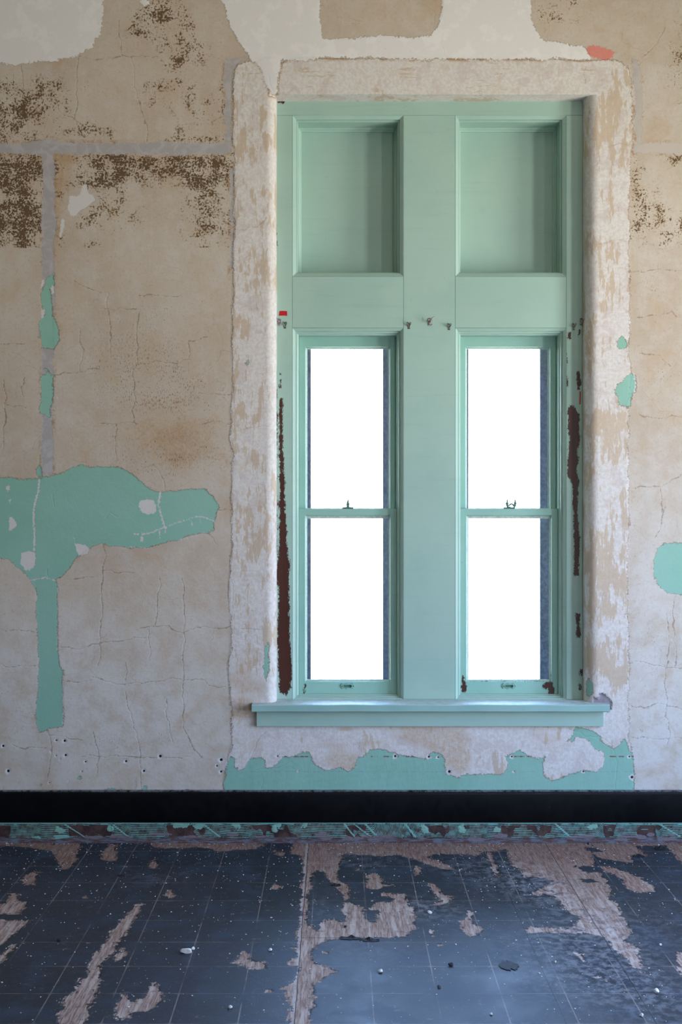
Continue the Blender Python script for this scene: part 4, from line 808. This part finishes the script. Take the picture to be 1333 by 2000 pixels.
for idx, (a, b) in enumerate(OPEN):
    win = empty('window_%d' % (idx+1), ((a+b)/2, CASE_Y, SILL_Z)); tag(win, ('left', 'right')[idx] + ' of the two tall narrow sash windows in mint frames', 'window', kind='structure')
    pr = [(-.002, .014), (0, .0015), (.0012, 0), (.0145, .010), (.0145, .022), (.0155, .024), (.0235, .024), (.0235, .030), (.025, .040), (.031, .044), (.031, .058), (.031, .215)]
    MB().loops([(a+i, b-i, SILL_Z+max(i-.006, 0)*(.75), WIN_T-i, CASE_Y+d) for i, d in pr]).build('frame', M_case, win)
    x0, x1 = a+.031, b-.031
    # thresholds: little stop under the lower sash
    lo = sash(win, x0+.0008, x1-.0008, .736, 1.7135, x0+.040, x1-.040, .806, 1.674, .060, 'lower sash with a wide bottom rail')
    up = sash(win, x0+.0008, x1-.0008, 1.676, WIN_T-.020, x0+.040, x1-.040, 1.712, 2.568, .099, 'upper sash behind the meeting rail')
    MB().box(x0, x1, CASE_Y+.052, CASE_Y+.10, SILL_Z+.0, .7365, .003).build('stop', M_sill, win)
    MB().box(x0, x1, CASE_Y+.097, CASE_Y+.215, SILL_Z, .745).build('outer_sill', M_ext, win)
    lx = (x0+x1)/2 - (.001 if idx == 0 else .0)
    lf = sash_lift(lo, lx, cz(1344.5)+.003, CASE_Y+.060)
    sash_lock(lo, lx+(.001 if idx == 0 else .004), CASE_Y+.064, 1.7135, idx == 1)
    e0, e1 = EX[idx]
    MB().loops([(x0, x1, SILL_Z, WIN_T-.02, CASE_Y+.20), (e0, e1, EZ0, EZ1, CASE_Y+.20), (e0, e1, EZ0, EZ1, CASE_Y+.225)]).build('storm_frame', M_ext, win)

# ------------------------------------------------------------------ sill and apron
mb = MB()
KS = (CAM_D-.06)/FPX; sx0, sx1 = (492-VX)*KS, (1192-VX)*KS; SB = SILL_Z-.0365
n = 120; xs_ = np.linspace(sx0, sx1, n)
pf = [(.0015, SB), (-.057, SB), (-.060, SB+.003), (-.060, SILL_Z-.004), (-.0565, SILL_Z), (.0015, SILL_Z)]
P3 = np.array([[(x, y+.0006*math.sin(x*31)*(1 if y < -.05 else 0), z+.0005*math.sin(x*19)) for y, z in pf] for x in xs_]); mb.grid(P3)
for e_ in (0, n-1): n0 = len(mb.v); mb.v += [tuple(p) for p in P3[e_]]; mb.f.append(tuple(range(n0, n0+6)))
mb.box(OX0-RL-.004, OX1+RR+.004, .0015, CASE_Y+.055, SB, SILL_Z)
sill = empty('trim_3', (.49, 0, SB)); tag(sill, 'dusty blue-green window sill board with an apron below it', 'window sill', kind='structure')
mb.build('sill_board', M_sill, sill)
KA = (CAM_D-.022)/FPX; MB().box((501-VX)*KA, (1180-VX)*KA, -.022, .001, CAM_H-434*KA, SB, .0015).build('apron', M_case, sill)

# ------------------------------------------------------------------ small things on the casing
def on_case(px, py): return ((px-VX)*K, CASE_Y, CAM_H-(py-VY)*K)
def strap_bracket(px, py, flip, label):
    x, y, z = on_case(px, py); f = -1 if flip else 1
    r = empty('curtain_bracket', (x, y, z)); tag(r, label, 'curtain bracket', 'painted curtain brackets on the window casing')
    out = [(-.008, -.022), (.006, -.024), (.012, -.016), (.012, .010), (.008, .018), (-.006, .018), (-.010, .008)]
    MB().prism([(x+f*a, z+b) for a, b in out], y-.003, y+.0005).build('plate', M_hook, r)
    mb = MB(); pts = [(x, y-.002, z), (x+f*.001, y-.016, z-.004), (x+f*.002, y-.030, z-.002), (x+f*.006, y-.036, z+.008), (x+f*.014, y-.037, z+.014), (x+f*.024, y-.036, z+.017)]
    mb.tube(pts, [.005, .0045, .0045, .004, .004, .0035]); mb.build('arm', M_hook, r)
    MB().lathe((x-f*.001, y-.003, z-.016), [(.0035, 0), (.0035, -.0012), (.0015, -.002)], 'y', 10).build('screw', M_clip, r)
strap_bracket(840, 628, False, 'chipped white curtain bracket with a bent arm, on the middle of the mullion')
strap_bracket(545.5, 628, True, 'rusty white curtain bracket at the left edge of the casing, below the red tape')
strap_bracket(1136.5, 628, False, 'rusty white curtain bracket at the right edge of the casing, against the plaster')
def clip(px, py, label, tilt=0.0):
    x, y, z = on_case(px, py); r = empty('rod_clip', (x, y, z)); tag(r, label, 'rod clip', 'small steel rod clips on the window casing')
    MB().box(x-.007, x+.007, y-.0015, y+.0005, z-.018, z+.016, .0008).build('plate', M_clip, r)
    for s_ in (-1, 1):
        MB().tube([(x+s_*.002, y-.001, z-.004), (x+s_*.008, y-.010, z+.004+tilt), (x+s_*.010, y-.018, z+.011+tilt), (x+s_*.006, y-.022, z+.015)], .0024).build('prong', M_clip, r)
    for dz in (-.014, .012): MB().lathe((x, y-.0012, z+dz), [(.0028, 0), (.0028, -.001), (.0012, -.0016)], 'y', 8).build('screw', M_dark, r)
clip(557, 635, 'grey steel rod clip on the left stile, right of the rusty bracket'); clip(799, 636, 'grey steel rod clip at the left side of the mullion', .002)
clip(877.5, 638, 'grey steel rod clip at the right side of the mullion', -.001); clip(1121, 638, 'grey steel rod clip on the right stile above brown scrapes')
x, y, z = on_case(553.5, 612)
tag(MB().prism([(x-.023, z-.0125), (x-.020, z+.011), (x-.006, z+.0128), (x+.020, z+.0115), (x+.0215, z-.013), (x, z-.0118)], y-.0012, y-.0001).build('tape_scrap', M_tape), 'small red tape scrap high on the left casing stile', 'tape')
x, y, z = on_case(1134, 777)
tag(MB().prism([(x-.0045, z-.035), (x-.0030, z+.033), (x+.0035, z+.035), (x+.002, z-.034)], y-.0012, y-.0001).build('tape_scrap', M_tape), 'narrow upright red tape strip on the right casing stile', 'tape')

# ------------------------------------------------------------------ debris on the floor
def rock(name, c, size, mat, seed, parent=None, sub=2):
    import bmesh
    r = random.Random(seed); bm = bmesh.new(); bmesh.ops.create_icosphere(bm, subdivisions=sub, radius=1)
    planes = [(np.array([r.gauss(0, 1) for _ in range(3)]), r.uniform(.55, .9)) for _ in range(9)]
    planes = [(v/np.linalg.norm(v), d) for v, d in planes]
    for v in bm.verts:
        p = np.array(v.co)
        for nn, d in planes:
            k = p @ nn
            if k > d: p = p - nn*(k-d)
        v.co = (p[0]*size[0], p[1]*size[1], max(p[2], -.6)*size[2])
    zmin = min(v.co.z for v in bm.verts); a = r.uniform(0, 6.28); ca, sa = math.cos(a), math.sin(a)
    keep = size[0] == size[1]
    for v in bm.verts:
        X_, Y_ = (v.co.x*ca-v.co.y*sa, v.co.x*sa+v.co.y*ca) if keep else (v.co.x, v.co.y)
        v.co = (c[0]+X_, c[1]+Y_, c[2]+v.co.z-zmin)
    me = bpy.data.meshes.new(name); bm.to_mesh(me); bm.free(); return link(name, me, mat, parent)
def on_floor(px, py): X_, Y_ = FL(px, py); return (X_, Y_, 0.0)
c = on_floor(364, 1861)
chunk = rock('plaster_chunk', c, (.024, .013, .012), M_chalk, 3, sub=3); tag(chunk, 'largest white plaster chunk on the dark tiles at lower left', 'plaster chunk')
c = on_floor(377, 1855); tag(rock('plaster_chunk', c, (.008, .007, .008), M_chalk, 4, sub=3), 'small white plaster bit touching the largest chunk at lower left', 'plaster chunk')
PEB = [(450, 1969, .0085, 'round pale pebble near the bottom edge, right of the worn curved patch', M_chalk), (743, 1899, .0095, 'single pale pebble on open tiles in the middle foreground', M_chalk),
       (840, 1784, .011, 'pale plaster lump in a dusty smear right of the large bare patch', M_chalk), (1283, 1939, .012, 'angular white plaster lump at lower right', M_chalk), (1254, 1985, .008, 'small white plaster lump near the bottom right corner', M_chalk),
       (960, 1982, .006, 'tiny white plaster lump near the bottom edge right of the middle', M_chalk), (881, 1886, .011, 'black tile crumb on the blue tiles right of the middle', M_dark), (858, 1929, .008, 'small black tile crumb in the lower middle foreground', M_dark),
       (1291, 1846, .006, 'small white plaster lump at right, left of the bare patch on the edge', M_chalk), (528, 1857, .008, 'white plaster lump left of the long floor seam', M_chalk), (675, 1811, .007, 'small black crumb on the large bare patch', M_dark),
       (115, 1838, .008, 'black crumb on the dark tiles at far left', M_dark), (1150, 1649, .007, 'black crumb against the foot of the wall at right', M_dark), (106, 1650, .007, 'black crumb against the foot of the wall at left', M_dark), (1125, 1693, .006, 'black crumb on brown board near the diagonal seam', M_dark),
       (1085, 1880, .006, 'white flake lump on blue tiles at right of the middle', M_chalk)]
for i, (px, py, s_, lab, mt) in enumerate(PEB):
    c = on_floor(px, py); o = rock('plaster_crumb' if mt is M_chalk else 'tile_crumb', c, (s_, s_, s_*.85), mt, 20+i, sub=2)
    tag(o, lab, 'crumb', 'crumbs scattered on the floor')
def shard(px, py, lx, ly, lift, label, rot=0.0, seed=0):
    r = random.Random(seed); X0, Y0, _ = on_floor(px, py); n, m = 14, 6; top = np.zeros((m, n, 3)); bot = np.zeros((m, n, 3))
    ca, sa = math.cos(rot), math.sin(rot); jit = [r.uniform(-.15, .2) for _ in range(n)]; jit2 = [r.uniform(-.15, .25) for _ in range(n)]
    for j in range(m):
        for i in range(n):
            u = (i/(n-1)-.5)*lx; t = j/(m-1); env = math.sin(math.pi*(i+.6)/(n+.2))**.6
            v = (-.5 - jit[i]*(1-t) + t*(1+jit[i]+jit2[i]))*ly*env
            z = .0012 + lift*(t**2)*env*(.6+.4*math.sin(i*.9+seed))
            top[j, i] = (X0+u*ca-v*sa, Y0+u*sa+v*ca, z+.0016); bot[j, i] = (X0+u*ca-v*sa, Y0+u*sa+v*ca, z)
    mb = MB().grid(top); mb.grid(bot[::-1]); N = m*n
    idx = lambda j, i: j*n+i
    per = [(0, i) for i in range(n)] + [(j, n-1) for j in range(1, m)] + [(m-1, i) for i in range(n-2, -1, -1)] + [(j, 0) for j in range(m-2, 0, -1)]
    for (a, b), (c_, d) in zip(per, per[1:]+per[:1]): mb.f.append((idx(a, b), idx(c_, d), N+idx(m-1-c_, d), N+idx(m-1-a, b)))
    o = mb.build('tile_shard', M_dark); tag(o, label, 'tile shard', 'curled shards of dark tile'); return o
shard(684, 1834, .085, .018, .010, 'curled black shard lifting below the large bare patch, left one', .0, 1)
shard(722, 1838, .080, .016, .012, 'curled black shard lifting below the large bare patch, right one', -.08, 2)
shard(1290, 1658, .050, .05, .008, 'curled black shard by the wall foot at far right', -.6, 3)
shard(657, 1730, .045, .020, .007, 'small curled black shard beside a bare patch near the wall', -.1, 4)
shard(995, 1887, .075, .065, .001, 'flat dark loose tile flake on blue tiles right of the middle', .2, 5)
shard(1248, 1673, .06, .03, .005, 'ragged dark shard on bare board near the wall at right', .1, 6)
shard(237, 1711, .035, .02, .004, 'tiny dark shard on the dark tiles upper left of the long splintered scar', .1, 7)
# paint dust: countless chips too small to pick up
mb = MB(); r = random.Random(9)
for _ in range(2400):
    t = r.random()
    Yp = -.02 - (r.random()**1.7)*2.1; Xp = r.uniform(-1.85, 1.85); s_ = r.choice([.0009, .0011, .0014, .0018, .0026]) * r.uniform(.7, 1.2)
    if r.random() < .12: s_ *= 1.4
    k = r.choice([3, 4, 5]); a0 = r.uniform(0, 6.28); n0 = len(mb.v)
    ring = [(Xp+s_*math.cos(a0+2*math.pi*i/k)*r.uniform(.7, 1.5), Yp+s_*math.sin(a0+2*math.pi*i/k)*r.uniform(.7, 1.5)) for i in range(k)]
    th = s_*.35; tz = [r.uniform(0, s_*.4) for _ in ring]
    mb.v += [(a, b, .0) for a, b in ring] + [(a, b, th+z_) for (a, b), z_ in zip(ring, tz)]
    mb.f.append(tuple(range(n0+k, n0+2*k)))
    for i in range(k): j = (i+1) % k; mb.f.append((n0+i, n0+j, n0+k+j, n0+k+i))
for _ in range(160):                      # a few on the sill
    Xp = r.uniform(sx0+.01, sx1-.01); Yp = r.uniform(-.055, .09); s_ = r.uniform(.0008, .002); n0 = len(mb.v)
    if not (OX0 < Xp < OX1): Yp = r.uniform(-.055, -.005)
    ring = [(Xp+s_*math.cos(2.1*i), Yp+s_*math.sin(2.1*i)) for i in range(3)]
    mb.v += [(a, b, SILL_Z) for a, b in ring] + [(a, b, SILL_Z+s_*.6) for a, b in ring]
    mb.f.append((n0+3, n0+4, n0+5))
    for i in range(3): j = (i+1) % 3; mb.f.append((n0+i, n0+j, n0+3+j, n0+3+i))
tag(mb.build('paint_chips', M_chalk), 'tiny white paint chips sprinkled over the floor and sill', 'paint chips', kind='stuff')
